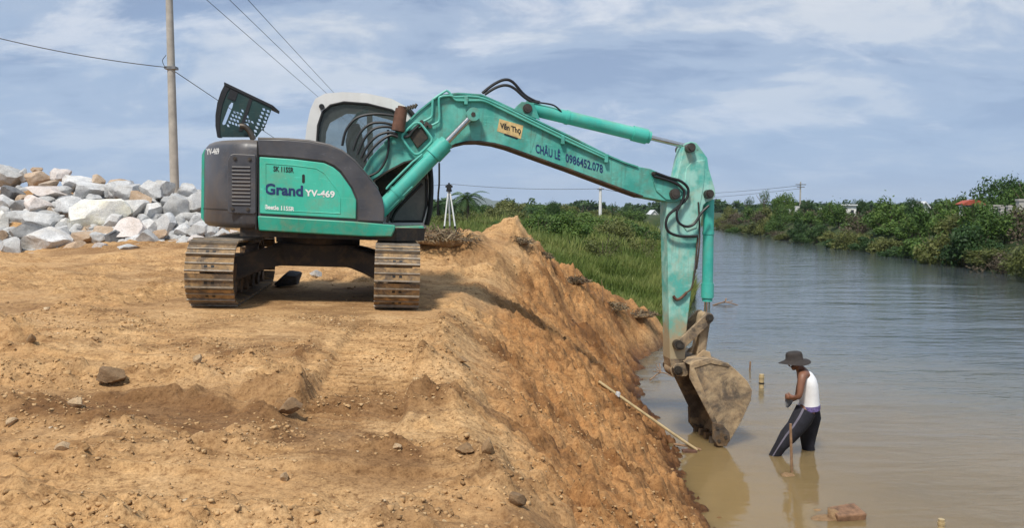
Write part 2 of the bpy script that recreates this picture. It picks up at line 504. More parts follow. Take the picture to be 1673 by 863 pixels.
def terrain(x, y, detail=True):
    x = np.asarray(x, dtype=float); y = np.asarray(y, dtype=float)
    # --- natural land and river bed
    xs = ip(SHORE, y) + (0.35 * perlin(y * 0.22, y * 0 + 3.3, 5) if detail else 0) * sstep(19, 26, y)
    dl = xs - x                                   # >0 on the near bank
    nat_l = np.where(dl > 0, np.minimum(0.28 * dl + 0.0, 1.55 + 0.02 * dl), 0.45 * dl)
    nat_l = np.minimum(nat_l, 2.25)
    xr = ip(FAR, y) + 0.9 * perlin(y * 0.11, y * 0 + 8.1, 6)
    dr = x - xr
    nat_r = np.where(dr > 0, np.minimum(0.55 * dr, 1.5 + 0.05 * dr), 0.45 * dr)
    nat_r = np.minimum(nat_r, 2.3)
    nat = np.maximum(np.maximum(nat_l, nat_r), -1.6)
    nat = nat + (nat > -0.3) * 0.10 * fbm(x, y, 0.35, 4, 11) * sstep(16, 26, y)
    # --- the earth fill the machine stands on
    top = 2.08 - 0.030 * (x + 2.5)
    top = np.clip(top, 1.9, 2.3)
    top = top - 0.30 * sstep(7.5, 1.0, y)                       # falls off towards the viewer
    top = top + 0.50 * sstep(12.5, 19.0, y) * sstep(-11.0, -6.5, x)       # rises behind the machine
    mound = 0.42 * np.exp(-((x + 0.25) / 1.05) ** 4 - ((y - 15.3) / 1.35) ** 4) + 0.50 * np.exp(-((x + 1.6) / 1.0) ** 2 - ((y - 14.4) / 1.1) ** 2)
    ru = np.clip(((x - 0.5) * 2.8 + (y - 16.0) * 3.2) / (2.8 ** 2 + 3.2 ** 2), 0, 1)          # spur running down to the cut end
    rd = np.hypot(x - 0.5 - 2.8 * ru, y - 16.0 - 3.2 * ru)
    mound = mound + np.exp(-(rd / 0.85) ** 2) * (0.32 + 0.48 * ru)
    if detail: mound = mound + 0.16 * sstep(12.5, 14.5, y) * np.maximum(fbm(x, y, 1.1, 4, 191, 0.55), -0.4) * sstep(-2.5, -1.2, x)
    xc, xt = ip(CREST, y), ip(TOE, y)
    n_edge = 0.10 * fbm(x, y, 0.8, 3, 21) if detail else 0
    xt = xt + 0.6 * n_edge
    s = np.clip((x - xc) / np.maximum(xt - xc, 0.3), -0.6, 3.0)
    zc_ = 2.06 - 0.28 * sstep(7.5, 1.0, y)
    flank = np.where(s < 0, top, np.where(s < 1, zc_ * (1 - s) + 0.10 * np.sin(np.clip(s, 0, 1) * np.pi), -(s - 1) * 1.9))
    blend = sstep(-0.12, 0.14, s)
    fill = top * (1 - blend) + flank * blend + mound
    # far end of the fill
    yend = 16.0 + 1.05 * np.clip(x, -2.5, 4.0) + 0.35 * perlin(x * 1.1, y * 0 + 2.2, 31)
    yend = np.where(x < -1.5, 16.0 + 1.05 * -1.5 + ( -1.5 - x) * 4.0, yend)
    fill = fill - np.maximum(0, y - yend) * 0.95 * sstep(-0.2, 0.8, y - yend)
    # --- core of the boulder heap
    t = np.clip((y - 15.2) / 4.3, 0, 0.93)
    zheap = 3.15 - ((425 - 140 * t) - 345) / 1313.0 * y - 0.40 + 0.2 * sstep(-9.5, -11.0, x)
    zheap = zheap - np.maximum(0, y - 20.5) * 0.7 - sstep(-7.0, -5.9, x) * 8 - sstep(15.4, 14.9, y) * 8
    z = np.maximum(nat, fill)
    isf = sstep(-0.03, 0.10, fill - nat)
    heap = zheap > z
    z = np.maximum(z, zheap)
    if detail:
        near = sstep(24, 15, y) * isf
        slope = sstep(0.05, 0.3, s) * sstep(1.25, 0.95, s)
        # lumps and clods
        big = fbm(x, y, 0.9, 3, 41) * 0.045
        lum = fbm(x, y, 3.1, 4, 51, 0.6)
        rough = sstep(-0.15, 0.45, fbm(x, y, 0.55, 3, 61)) * 0.85 + 0.15
        lum2 = np.abs(fbm(x, y, 6.5, 4, 71, 0.6))
        gul = fbm(x * 0.9 + y * 0.25, y * 3.2, 0.9, 4, 81, 0.6)        # runs down the flank
        wx, wy = x + 0.05 * perlin(x * 5, y * 5, 7), y + 0.05 * perlin(x * 5, y * 5, 8)
        cl = clods(wx, wy, 0.19, 401, 0.42) * 0.4 + clods(wx, wy, 0.10, 402, 0.6) * 0.7 + clods(wy, wx, 0.065, 403, 0.7) * 0.8
        patch = sstep(0.0, 0.35, fbm(x * 0.8, y * 1.2, 0.75, 4, 66)) 
        d = 0.7 * big + rough * (0.028 * lum + 0.05 * (lum2 - 0.25)) + patch * cl * 1.1
        wb, wh = bands(x, y)
        d = d + wh * (0.30 + 0.5 * np.abs(fbm(x, y, 5.0, 3, 181))) + wb * (cl * 0.75 + 0.03 * (lum2 - 0.2))
        d = d + slope * (0.075 * gul + 0.035 * lum + 0.055 * np.abs(fbm(x, y, 9.0, 3, 91, 0.6)) + 0.95 * cl)
        d = d * (1 - 0.75 * sstep(1.6, 0.6, np.hypot((x + 2.3) / 1.5, (y - 8.0) / 1.6)))
        # track print left by an earlier pass, coming towards the viewer
        u = x - (-1.27 + (8.7 - y) * 0.075)
        inpr = sstep(0.36, 0.28, np.abs(u)) * sstep(4.3, 4.9, y) * sstep(8.4, 7.6, y)
        rib = np.sin((y + 0.03 * u + 0.05 * perlin(x * 2.2, y * 2.2, 77)) * 2 * np.pi / 0.085)
        d = d * (1 - 0.8 * inpr) + inpr * (0.016 * rib - 0.045 - 0.03 * np.exp(-((y - 5.3) / 0.55) ** 2))
        u2 = x - (-3.25 + (8.5 - y) * 0.10)
        in2 = sstep(0.32, 0.24, np.abs(u2)) * sstep(5.6, 6.4, y) * sstep(8.6, 7.9, y)
        d = d * (1 - 0.6 * in2) + in2 * (0.005 * rib - 0.012)
        # long scrape ridges across the near ground
        d = d + 0.035 * sstep(0.05, 0.5, fbm(x * 0.35, y * 2.6, 1.3, 3, 101)) * sstep(8.0, 6.0, y) * (x < 0.3)
        # keep the pads under the tracks level
        pad = sstep(1.75, 1.45, np.abs(x + 2.5)) * sstep(2.1, 1.75, np.abs(y - 10.27))
        d = d * (1 - 0.85 * pad) - 0.012 * pad
        z = z + d * near
        return z, isf, slope, heap
    return z
_cache = {}
def gz(x, y):
    k = (round(x, 3), round(y, 3))
    if k not in _cache:
        _cache[k] = float(terrain(np.array([x]), np.array([y]))[0][0])
    return _cache[k]
def hit(px, py, far=60.0, level=None):
    """first ground (or water) point along the line of sight"""
    d = ray(px, py)
    ys = np.arange(1.5, far, 0.02)
    X, Z = CAM.x + d.x / d.y * ys, CAM.z + d.z / d.y * ys
    g = terrain(X, ys)[0]
    if level is not None: g = np.maximum(g, level)
    i = np.argmax(Z <= g)
    return Vector((X[i], ys[i], g[i]))

xs_ = np.concatenate([-np.geomspace(4000, 16, 34)[:-1], np.arange(-16, -6.5, 0.10), np.arange(-6.5, -3.6, 0.04), np.arange(-3.6, 2.3, 0.026),
                      np.arange(2.3, 4.6, 0.05), np.arange(4.6, 45, 0.4), np.geomspace(45, 4000, 36)])
ys_ = np.concatenate([[-40, -20, -10, -4, -1, 0.5, 1.5], np.geomspace(2.4, 20.0, 580), np.arange(20.15, 30, 0.15), np.arange(30, 60, 0.4), np.arange(60, 200, 1.6), np.geomspace(200, 6000, 26)])
GX, GY = np.meshgrid(xs_, ys_)
Zt, ISF, SLP, HEAP = terrain(GX, GY)
nx, ny = len(xs_), len(ys_)
gi = np.arange(nx * ny).reshape(ny, nx)
quads = np.stack([gi[:-1, :-1], gi[:-1, 1:], gi[1:, 1:], gi[1:, :-1]], -1).reshape(-1, 4)
# moist soil patches of their own shape, plus shade painted into print troughs
moist = 1.2 * np.exp(-((GX + 1.75) / 0.75) ** 2 - ((GY - 4.55) / 0.42) ** 2) * sstep(-0.9, 0.1, fbm(GX, GY, 2.2, 4, 111))
moist += 1.1 * np.exp(-((GX + 2.6) / 0.7) ** 2 - ((GY - 4.9) / 0.3) ** 2)
moist += 0.95 * np.exp(-((GX + 0.95) / 0.30) ** 2 - ((GY - 5.25) / 0.5) ** 2)
moist += 0.55 * np.exp(-((GX + 0.25) / 0.5) ** 2 - ((GY - 4.1) / 0.25) ** 2)
moist += 0.55 * sstep(0.05, 0.5, fbm(GX, GY, 0.8, 4, 121)) * ISF
moist += 0.6 * SLP * sstep(0.0, 0.5, fbm(GX * 1.1 + GY * 0.3, GY * 2.0, 0.8, 4, 131))
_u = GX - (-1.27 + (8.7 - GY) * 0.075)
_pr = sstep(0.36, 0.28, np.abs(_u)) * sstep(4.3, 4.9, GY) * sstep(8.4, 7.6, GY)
moist += 0.75 * _pr * sstep(0.1, -0.5, np.sin((GY + 0.03 * _u + 0.05 * perlin(GX * 2.2, GY * 2.2, 77)) * 2 * np.pi / 0.085)) * sstep(-0.5, 0.3, fbm(GX, GY, 1.6, 3, 151))  # troughs between print ribs darkened in the colour, standing in for shade
_wb, _wh = bands(GX, GY)
moist += 0.6 * _wb * sstep(-0.1, 0.5, fbm(GX, GY, 3.5, 4, 161))
wet = sstep(0.42, 0.02, Zt + 0.12 * fbm(GX, GY, 1.7, 3, 141)) * ISF

gm, t, b = new_mat('earth_and_turf')
co = N(t, 'ShaderNodeTexCoord').outputs['Object']
def attr(t, nm):
    a = N(t, 'ShaderNodeAttribute'); a.attribute_name = nm
    return a.outputs['Fac']
sand = ramp(t, tnoise(t, 1.6, 9, 0.68, co), [(0.28, (0.41, 0.236, 0.105)), (0.5, (0.56, 0.348, 0.162)), (0.72, (0.67, 0.45, 0.235))], 'LINEAR')
speck = ramp(t, tnoise(t, 26, 6, 0.7, co), [(0.34, (0.42, 0.36, 0.31)), (0.46, (0.88, 0.87, 0.86)), (0.56, (1.0,) * 3), (0.68, (1.25, 1.24, 1.2))], 'LINEAR')
sand = mixc(t, 0.95, sand, speck, 'MULTIPLY')
speck2 = ramp(t, tnoise(t, 75, 4, 0.7, co, off=(4, 4, 4)), [(0.34, (0.62, 0.57, 0.52)), (0.5, (1.0,) * 3), (0.68, (1.15,) * 3)], 'LINEAR')
sand = mixc(t, 0.9, sand, speck2, 'MULTIPLY')
streak = ramp(t, tnoise(t, 7.0, 7, 0.7, co, 0.5, sc3=(0.55, 1.5, 1), off=(1, 8, 0)), [(0.34, (0.50, 0.44, 0.38)), (0.47, (0.93, 0.92, 0.90)), (0.62, (1.0,) * 3), (0.75, (1.16, 1.15, 1.12))], 'LINEAR')
sand = mixc(t, 0.95, sand, streak, 'MULTIPLY')
red = mixc(t, ramp(t, tnoise(t, 0.9, 6, 0.6, co, off=(5, 3, 0)), [(0.4, (0,) * 3), (0.65, (0.45,) * 3)], 'LINEAR'), sand, (0.34, 0.19, 0.085))
moist_shade_c = mixc(t, 0.9, red, (0.40, 0.34, 0.30), 'MULTIPLY')
c1 = mixc(t, attr(t, 'moist'), red, moist_shade_c)  # this mask also carries the shade painted into the print troughs
slc = mixc(t, math_n(t, 'MULTIPLY', attr(t, 'slope'), 0.85), c1, mixc(t, 1.0, c1, (0.84, 0.70, 0.57), 'MULTIPLY'))
wetc = mixc(t, 1.0, slc, (0.34, 0.28, 0.24), 'MULTIPLY')
c2 = mixc(t, attr(t, 'wet'), slc, wetc)
turf = ramp(t, tnoise(t, 0.35, 8, 0.66, co), [(0.3, (0.022, 0.040, 0.012)), (0.5, (0.040, 0.060, 0.018)), (0.7, (0.075, 0.070, 0.035))], 'LINEAR')
c3 = mixc(t, attr(t, 'fill'), turf, c2)
LK(t, c3, b.inputs['Base Color'])
rg = N(t, 'ShaderNodeMapRange'); LK(t, attr(t, 'wet'), rg.inputs[0]); rg.inputs[3].default_value = 0.95; rg.inputs[4].default_value = 0.55
LK(t, rg.outputs[0], b.inputs['Roughness'])
b.inputs['Specular IOR Level'].default_value = 0.25
vo = N(t, 'ShaderNodeTexVoronoi'); vo.inputs['Scale'].default_value = 34; LK(t, co, vo.inputs['Vector'])
h0 = bump(t, None, tnoise(t, 24, 8, 0.75, co, off=(2, 7, 1)), 0.6, 0.014)
h1 = bump(t, None, tnoise(t, 9, 7, 0.65, co), 0.6, 0.03, h0)
h2 = bump(t, None, vo.outputs['Distance'], 0.3, 0.007, h1)
bump(t, b, tnoise(t, 70, 4, 0.65, co), 0.45, 0.004, h2)
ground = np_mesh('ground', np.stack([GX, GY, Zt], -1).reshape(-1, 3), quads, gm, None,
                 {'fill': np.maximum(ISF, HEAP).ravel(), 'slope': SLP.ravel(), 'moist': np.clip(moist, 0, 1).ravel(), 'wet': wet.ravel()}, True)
tag(ground, kind='structure')

# ------------------------------------------------------------------ water
wm, t, b = new_mat('turbid_river_water')
co = N(t, 'ShaderNodeTexCoord').outputs['Object']
sp = N(t, 'ShaderNodeSeparateXYZ'); LK(t, co, sp.inputs[0])
# suspended clay is thickest where the bank is being dug
dist = N(t, 'ShaderNodeVectorMath', operation='DISTANCE'); LK(t, co, dist.inputs[0]); dist.inputs[1].default_value = (1.5, 8.5, 0)
dn = math_n(t, 'ADD', dist.outputs['Value'], math_n(t, 'MULTIPLY', math_n(t, 'SUBTRACT', tnoise(t, 0.35, 5, 0.6, co), 0.5), 5.0))
mr = N(t, 'ShaderNodeMapRange'); LK(t, dn, mr.inputs[0]); mr.inputs[1].default_value = 1.0; mr.inputs[2].default_value = 13.0
LK(t, ramp(t, mr.outputs[0], [(0.0, (0.225, 0.155, 0.068)), (0.35, (0.165, 0.125, 0.068)), (0.7, (0.105, 0.102, 0.076)), (1.0, (0.062, 0.076, 0.078))], 'LINEAR'), b.inputs['Base Color'])
b.inputs['Roughness'].default_value = 0.045
b.inputs['IOR'].default_value = 1.333
b.subsurface_method = 'BURLEY'
b.inputs['Subsurface Weight'].default_value = 1.0
b.inputs['Subsurface Radius'].default_value = (0.5, 0.42, 0.28)
b.inputs['Subsurface Scale'].default_value = 0.9
w1 = tnoise(t, 1.15, 4, 0.55, co, 0.4, sc3=(0.55, 1.5, 1))
w2 = tnoise(t, 4.2, 4, 0.6, co, 0.3, sc3=(0.5, 1.6, 1))
w3 = tnoise(t, 0.25, 3, 0.5, co, 0.2, sc3=(0.6, 1.2, 1), off=(3, 9, 0))
calm = ramp(t, mr.outputs[0], [(0.05, (0.2,) * 3), (0.75, (0.75,) * 3)], 'LINEAR')
w4 = tnoise(t, 0.42, 3, 0.5, co, 0.3, sc3=(0.45, 1.3, 1), off=(1, 4, 0))
hsum = math_n(t, 'ADD', math_n(t, 'ADD', math_n(t, 'MULTIPLY', w1, 0.9), math_n(t, 'MULTIPLY', w2, 0.25)), math_n(t, 'MULTIPLY', w4, 1.5))
hsum = math_n(t, 'MULTIPLY', hsum, math_n(t, 'ADD', calm, ramp(t, w3, [(0.45, (0,) * 3), (0.7, (0.25,) * 3)], 'LINEAR')))
bump(t, b, hsum, 1.0, 0.048)
wv = np.array([(-2, -40, 0), (400, -40, 0), (400, 400, 0), (-2, 400, 0)], dtype=float)
water = np_mesh('river_water', wv, np.array([[0, 1, 2, 3]]), wm)
tag(water, kind='structure')

# ------------------------------------------------------------------ excavator
EXM = Matrix.Translation((-2.50, 10.27, 2.075)) @ Matrix.Rotation(R(8.5), 4, 'Z') @ Matrix.Rotation(R(2.1), 4, 'Y')
EXI = EXM.inverted()
ex = empty('excavator')
ex.matrix_world = EXM
tag(ex, 'teal and charcoal crawler excavator reaching its bucket into the river', 'excavator')
_o = EXI @ CAM
def L(px, py, yl):
    """survey point of the photograph on the machine's own plane y = yl, in machine coordinates (x, z)"""
    d = EXI.to_3x3() @ ray(px, py)
    t_ = (yl - _o.y) / d.y
    p = _o + d * t_
    return (p.x, p.z)
def L3(px, py, yl):
    x, z = L(px, py, yl)
    return Vector((x, yl, z))
def LP(pts, yl):
    return [L(px, py, yl) for px, py in pts]

# --- crawler tracks
TR, TL = 0.335, 3.2           # end radius to shoe base, overall length
HS = TL / 2 - TR - 0.02
def track_path(s):
    """point and outward normal (y, z) at arc length s on the belt loop"""
    per = 4 * HS + 2 * math.pi * TR
    s = s % per
    zc0 = TR + 0.03
    if s < 2 * HS: return (-HS + s, zc0 - TR), (0, -1), (1, 0)
    s -= 2 * HS
    if s < math.pi * TR:
        a = -math.pi / 2 + s / TR
        return (HS + TR * math.cos(a), zc0 + TR * math.sin(a)), (math.cos(a), math.sin(a)), (-math.sin(a), math.cos(a))
    s -= math.pi * TR
    if s < 2 * HS:
        sag = -0.02 * math.sin(math.pi * s / (2 * HS))
        return (HS - s, zc0 + TR + sag), (0, 1), (-1, 0)
    s -= 2 * HS
    a = math.pi / 2 + s / TR
    return (-HS + TR * math.cos(a), zc0 + TR * math.sin(a)), (math.cos(a), math.sin(a)), (-math.sin(a), math.cos(a))
PER = 4 * HS + 2 * math.pi * TR
NSH = 42
pit = PER / NSH
def shoe_mesh():
    m = MB()
    hw = 0.25
    m.box((-hw, -pit / 2 + 0.006, 0), (hw, pit / 2 - 0.004, 0.018))
    for y, h in ((-pit / 2 + 0.010, 0.042), (0.012, 0.030)):
        m.box((-hw, y, 0.0185), (hw, y + 0.014, h), mi=1)
    for x in (-0.036, 0.036):
        m.box((x - 0.016, -0.03, 0.0186), (x + 0.016, -0.004, 0.0205), mi=2)
    o = m.build('track_shoe', [M['shoe'], M['grouser'], M['dark']], smooth=0)
    return o
shoe0 = shoe_mesh()
first_shoe = True
for side, xc in ((0, -0.995), (1, 0.995)):
    m = MB()
    # side frame with sloped top, and the chain links under the shoes
    fr = [(-1.15, 0.16), (1.15, 0.16), (1.2, 0.28), (1.05, 0.42), (0.45, 0.49), (-0.45, 0.49), (-1.05, 0.42), (-1.2, 0.28)]
    vs_ = [(xc - 0.15, y, z) for y, z in fr] + [(xc + 0.15, y, z) for y, z in fr]
    k = len(fr)
    m.add(vs_, [tuple(range(k - 1, -1, -1)), tuple(range(k, 2 * k))] + [(i, (i + 1) % k, k + (i + 1) % k, k + i) for i in range(k)])
    tr = m.build('track', M['mudframe'], ex, smooth=0, bevel=0.02)
    ch = MB()
    for cx0, cx1 in ((-0.10, -0.045), (0.045, 0.10)):
        pin, pout = [], []
        for i in range(120):
            (y, z), (nyy, nzz), _t = track_path(PER * i / 120)
            pout.append((y - nyy * 0.002, z - nzz * 0.002)); pin.append((y - nyy * 0.075, z - nzz * 0.075))
        n = 120
        vs_ = [(xc + cx0, *p) for p in pout] + [(xc + cx1, *p) for p in pout] + [(xc + cx0, *p) for p in pin] + [(xc + cx1, *p) for p in pin]
        fs = []
        for i in range(n):
            j = (i + 1) % n
            fs += [(i, n + i, n + j, j), (2 * n + i, 2 * n + j, 3 * n + j, 3 * n + i), (i, j, 2 * n + j, 2 * n + i), (n + i, 3 * n + i, 3 * n + j, n + j)]
        ch.add(vs_, fs)
    ch.build('track_chain', M['mudframe'], tr, smooth=0)
    for ye, nm in ((-HS, 'idler_wheel'), (HS, 'drive_sprocket')):
        wmb = MB()
        prof = [(0.10, 0.05), (0.10, 0.13), (0.045, 0.155), (0.045, 0.22), (0.085, 0.23), (0.085, 0.258), (0.04, 0.262)]
        rs = []
        full = [(-a, r) for a, r in prof] + [(a, r) for a, r in reversed(prof)]
        for a, r in full:
            rs.append([(xc + a, ye + r * math.cos(2 * math.pi * q / 28), TR + 0.03 + r * math.sin(2 * math.pi * q / 28)) for q in range(28)])
        wmb.rings(rs)
        wmb.build(nm, M['mudframe'], tr, smooth=30)
    for q in range(6):
        rm = MB(); y = -1.0 + 0.4 * q
        rm.cyl((xc - 0.17, y, 0.155), (xc - 0.05, y, 0.155), 0.085); rm.cyl((xc + 0.05, y, 0.155), (xc + 0.17, y, 0.155), 0.085)
        rm.cyl((xc - 0.05, y, 0.155), (xc + 0.05, y, 0.155), 0.06)
        rm.build('roller', M['mudframe'], tr)
    for q in range(NSH):
        if first_shoe:
            so = shoe0; first_shoe = False
        else:
            so = shoe0.copy(); col.objects.link(so)
        so.parent = tr
        (y, z), (ny_, nz_), (ty, tz) = track_path(pit * (q + 0.3 + 0.35 * side))
        X = Vector((1, 0, 0)); Zv = Vector((0, ny_, nz_)); Y = Zv.cross(X)
        mt = Matrix((X, Y, Zv)).transposed().to_4x4(); mt.translation = (xc, y, z)
        so.matrix_local = mt
    # master-pin slots: dark pairs of bolt holes on the shoes are part of the plate wear
# --- lower frame and swing bearing
m = MB()
for sx in (-1, 1):
    for sy in (-1, 1):
        # bowed legs of the X frame
        rs = []
        for q in range(5):
            f = q / 4
            x = sx * (0.30 + 0.60 * f); y = sy * (0.30 + 0.40 * f); zt = 0.66 - 0.16 * f ** 1.6; zb = 0.42 - 0.22 * f ** 1.5
            rs.append([(x, y - 0.2, zb), (x, y + 0.2, zb), (x, y + 0.16, zt), (x, y - 0.16, zt)])
        m.rings(rs)
m.box((-0.5, -0.52, 0.40), (0.5, 0.52, 0.67))
m.build('lower_frame', M['under'], ex, smooth=0, bevel=0.02)
m = MB(); m.cyl((0, 0, 0.672), (0, 0, 0.80), 0.52, n=40); m.cyl((0, 0, 0.80), (0, 0, 0.90), 0.60, n=40)
m.build('swing_bearing', M['under'], ex)

# --- upper structure
YN = -1.13
z_bot = L(500, 381, YN)[1]
z_top = L(400, 226, YN)[1]
m = MB()
deck = [(-0.78, -1.05), (1.0, -1.05), (1.35, -0.62), (1.35, 1.10), (-0.62, 1.10)] 
arc = [(-1.27 * math.cos(a), -1.27 * math.sin(a)) for a in np.linspace(-0.99, 0.95, 14)]
deck_poly = [(-0.78, -1.05), (0.98, -1.05), (1.32, -0.62), (1.32, 1.10), (-0.62, 1.10)] + arc[:0]
n = len(deck_poly)
m.add([(x, y, z_bot - 0.06) for x, y in deck_poly] + [(x, y, z_bot + 0.09) for x, y in deck_poly],
      [tuple(range(n - 1, -1, -1)), tuple(range(n, 2 * n))] + [(i, (i + 1) % n, n + (i + 1) % n, n + i) for i in range(n)])
m.build('deck_plate', M['under'], ex, smooth=0)

# rear engine bay: plan curve of the short tail
xs420 = L(420, 300, YN)[0]
RT = 1.375
plan = [(xs420, YN)]
ang0 = math.atan2(-YN, 0.86)
for q in range(4):
    plan.append((xs420 + (-0.74 - xs420) * (q + 1) / 4, YN))
for a in np.linspace(ang0 - 0.02, -math.atan2(1.1, 0.82), 26):
    rr = RT
    plan.append((-rr * math.cos(a), -rr * math.sin(a)))
plan.append((xs420, 1.12))
def plan_rings(pl, levels, cx0=-0.35):
    rs = []
    for z, inset in levels:
        ring = []
        for x, y in pl:
            d = Vector((x - cx0, y)); ll = max(d.length, 1e-4)
            ring.append((cx0 + d.x * (1 - inset / ll), d.y * (1 - inset / ll), z))
        rs.append(ring)
    return rs
lv = [(z_bot + 0.03, 0.06), (z_bot + 0.055, 0.02), (z_bot + 0.10, 0.0), (z_top - 0.13, 0.0), (z_top - 0.07, 0.018), (z_top - 0.03, 0.05), (z_top - 0.008, 0.095), (z_top, 0.16)]
m = MB(); m.rings(plan_rings(plan, lv))
rear = m.build('engine_cover', M['black_body'], ex, smooth=50)
# seam line between lower lip and cover
m = MB()
sl = [(x, y) for x, y in plan[:18]]
m.tube([(x * 1.001, y - 0.001, z_bot + 0.235) for x, y in sl], 0.006, 5, sub=1)
m.build('cover_seam', M['dark'], rear)
# teal counterweight band round the back
cw = []
angs = np.linspace(0.24, -0.82, 18)
for z, ins in [(z_bot + 0.06, 0.05), (z_bot + 0.12, 0), (z_top - 0.16, 0), (z_top - 0.09, 0.03)]:
    ring = [(-(RT + 0.03 - ins) * math.cos(a), -(RT + 0.03 - ins) * math.sin(a), z) for a in angs]
    ring += [(-(RT - 0.12) * math.cos(a), -(RT - 0.12) * math.sin(a), z) for a in reversed(angs)]
    cw.append(ring)
m = MB(); m.rings(cw)
m.build('counterweight', M['teal_body'], ex, smooth=40)

# right-hand pod: core, arch trim, door, skirt
arch_out = [(421, 227), (470, 228), (505, 231), (538, 238), (560, 248), (580, 264), (600, 287), (617, 308), (625, 325), (628, 342), (628, 363)]
arch_in = [(584, 361), (584, 326), (575, 306), (557, 280), (546, 271), (530, 264), (480, 258), (422, 254)]
core = LP([(421, 229), (470, 230), (505, 233), (536, 240), (558, 250), (578, 266), (598, 289), (615, 310), (623, 326), (625, 342), (625, 376), (421, 372)], YN)
m = MB(); m.prism(core, YN + 0.02, -0.42)
pod = m.build('side_pod', M['black_body'], ex, smooth=30)
m = MB(); m.prism(LP(arch_out + arch_in, YN - 0.012), YN - 0.012, YN + 0.05)
trim = m.build('arch_trim', M['black_body'], ex, smooth=30, bevel=0.012)
m = MB()
top_in = [L(px, py, YN) for px, py in arch_out[:8]]
rs = []
for x, z in top_in:
    rs.append([(x, YN - 0.010, z + 0.001), (x, YN + 0.03, z + 0.022), (x, -0.45, z + 0.022), (x, -0.42, z - 0.02)])
m.rings(rs)
m.build('pod_lid', M['black_body'], ex, smooth=30)
door_poly = [(424, 256), (480, 260), (529, 266), (544, 273), (555, 282), (573, 307), (582, 327), (582, 358), (424, 349)]
m = MB(); m.prism(LP(door_poly, YN - 0.002), YN - 0.004, YN + 0.03)
door = m.build('side_door', M['teal_body'], ex, smooth=30, bevel=0.010)
inner = [(434, 267), (480, 270), (517, 275), (530, 283), (552, 312), (556, 325), (556, 349), (434, 343)]
pl = [L3(px, py, YN - 0.004) for px, py in inner]
m = MB(); m.tube([(p.x, p.y, p.z) for p in pl], 0.006, 6, sub=1, closed=True)
m.build('pressed_rib', M['teal_body'], door)
m = MB(); m.prism(LP([(493.5, 286), (496, 284.5), (498, 286), (498, 298), (496, 299.5), (493.5, 298)], YN - 0.006), YN - 0.0065, YN)
m.build('door_latch', M['dark'], door)
skirt_poly = [(421, 352.5), (580, 362), (646, 368), (645, 376), (640, 387), (600, 387), (423, 377)]
m = MB(); m.prism(LP(skirt_poly, YN - 0.008), YN - 0.016, YN + 0.09)
m.build('side_skirt', M['teal_skirt'], ex, smooth=30, bevel=0.014)
m = MB(); m.prism(LP([(628, 371), (692, 369), (693, 380), (686, 390), (628, 390)], -0.55), -0.60, 1.12)
m.build('front_skirt', M['teal_skirt'], ex, smooth=30, bevel=0.015)
# louvred vent panel let into the rear cover
vp = LP([(376, 253), (382, 251), (417, 253), (418, 256), (418, 348), (414, 350), (374, 348), (372, 345), (372, 262)], YN - 0.014)
m = MB(); m.prism(vp, YN - 0.016, YN + 0.02)
vent = m.build('vent_panel', M['black_body'], ex, smooth=0, bevel=0.008)
for q in range(11):
    py = 273 + q * 6.1
    a, c = L3(379, py, YN - 0.018), L3(409, py + 0.6, YN - 0.018)
    m = MB(); m.cyl(a, c, 0.0105, n=8)
    m.build('louvre', M['black_body'], vent)
for px, py in ((384, 259), (408, 260), (380, 341), (405, 342)):
    p = L3(px, py, YN - 0.016)
    m = MB(); m.cyl(p, p + Vector((0, -0.012, 0)), 0.021, n=12); m.cyl(p + Vector((0, -0.012, 0)), p + Vector((0, -0.018, 0)), 0.012, n=8)
    m.build('bolt', M['steel'], vent)
# groove round the vent and the seam at the pod
m = MB(); p0, p1 = L3(420.6, 229, YN - 0.003), L3(420.6, 376, YN - 0.003)
m.box((p0.x - 0.006, YN - 0.006, p1.z), (p0.x + 0.006, YN + 0.02, p0.z - 0.01))
m.build('panel_seam', M['dark'], ex)

# --- lettering
def lettering(txt, quad, yl, mat, parent, bold=0.012, name='lettering'):
    """quad = pixel box (x0, y_top_left, x1, y_top_right, height)"""
    cu = bpy.data.curves.new('lettering', 'FONT')
    cu.body = txt; cu.size = 1.0; cu.offset = bold; cu.resolution_u = 3
    to = bpy.data.objects.new('lettering', cu)
    col.objects.link(to)
    dg = bpy.context.evaluated_depsgraph_get()
    me = bpy.data.meshes.new_from_object(to.evaluated_get(dg))
    bpy.data.objects.remove(to)
    co_ = np.empty(len(me.vertices) * 3, dtype=np.float32); me.vertices.foreach_get('co', co_); co_ = co_.reshape(-1, 3)
    lo, hi = co_.min(0), co_.max(0)
    x0, yt0, x1, yt1, h = quad
    tl, tr_, bl = L3(x0, yt0, yl), L3(x1, yt1, yl), L3(x0, yt0 + h, yl)
    u = (co_[:, 0] - lo[0]) / (hi[0] - lo[0]); v = (co_[:, 1] - lo[1]) / (hi[1] - lo[1])
    ex_, ey_ = np.array(tr_ - tl), np.array(tl - bl)
    P = np.array(bl) + u[:, None] * ex_ + v[:, None] * ey_
    me.vertices.foreach_set('co', P.astype(np.float32).ravel())
    me.materials.clear(); me.materials.append(mat)
    me.update()
    o = bpy.data.objects.new(name, me); col.objects.link(o); o.parent = parent
    return o
YT = YN - 0.0075
lettering('Grand', (432.5, 299, 495, 303, 18.5), YT, M['navy'], door, 0.035)
lettering('YV-469', (498, 309, 547, 312, 11.5), YT, M['ink_white'], door, 0.035)
lettering('SK 115SR', (446.5, 271, 480, 273.5, 9), YT, M['ink_black'], door, 0.03)
lettering('Beetle 115SR', (433, 334, 481, 338, 7.5), YT, M['ink_white'], door, 0.03)
lettering('YV-469', (337, 242.5, 358, 241.5, 10.5), YN - 0.004, M['ink_white'], rear, 0.03)

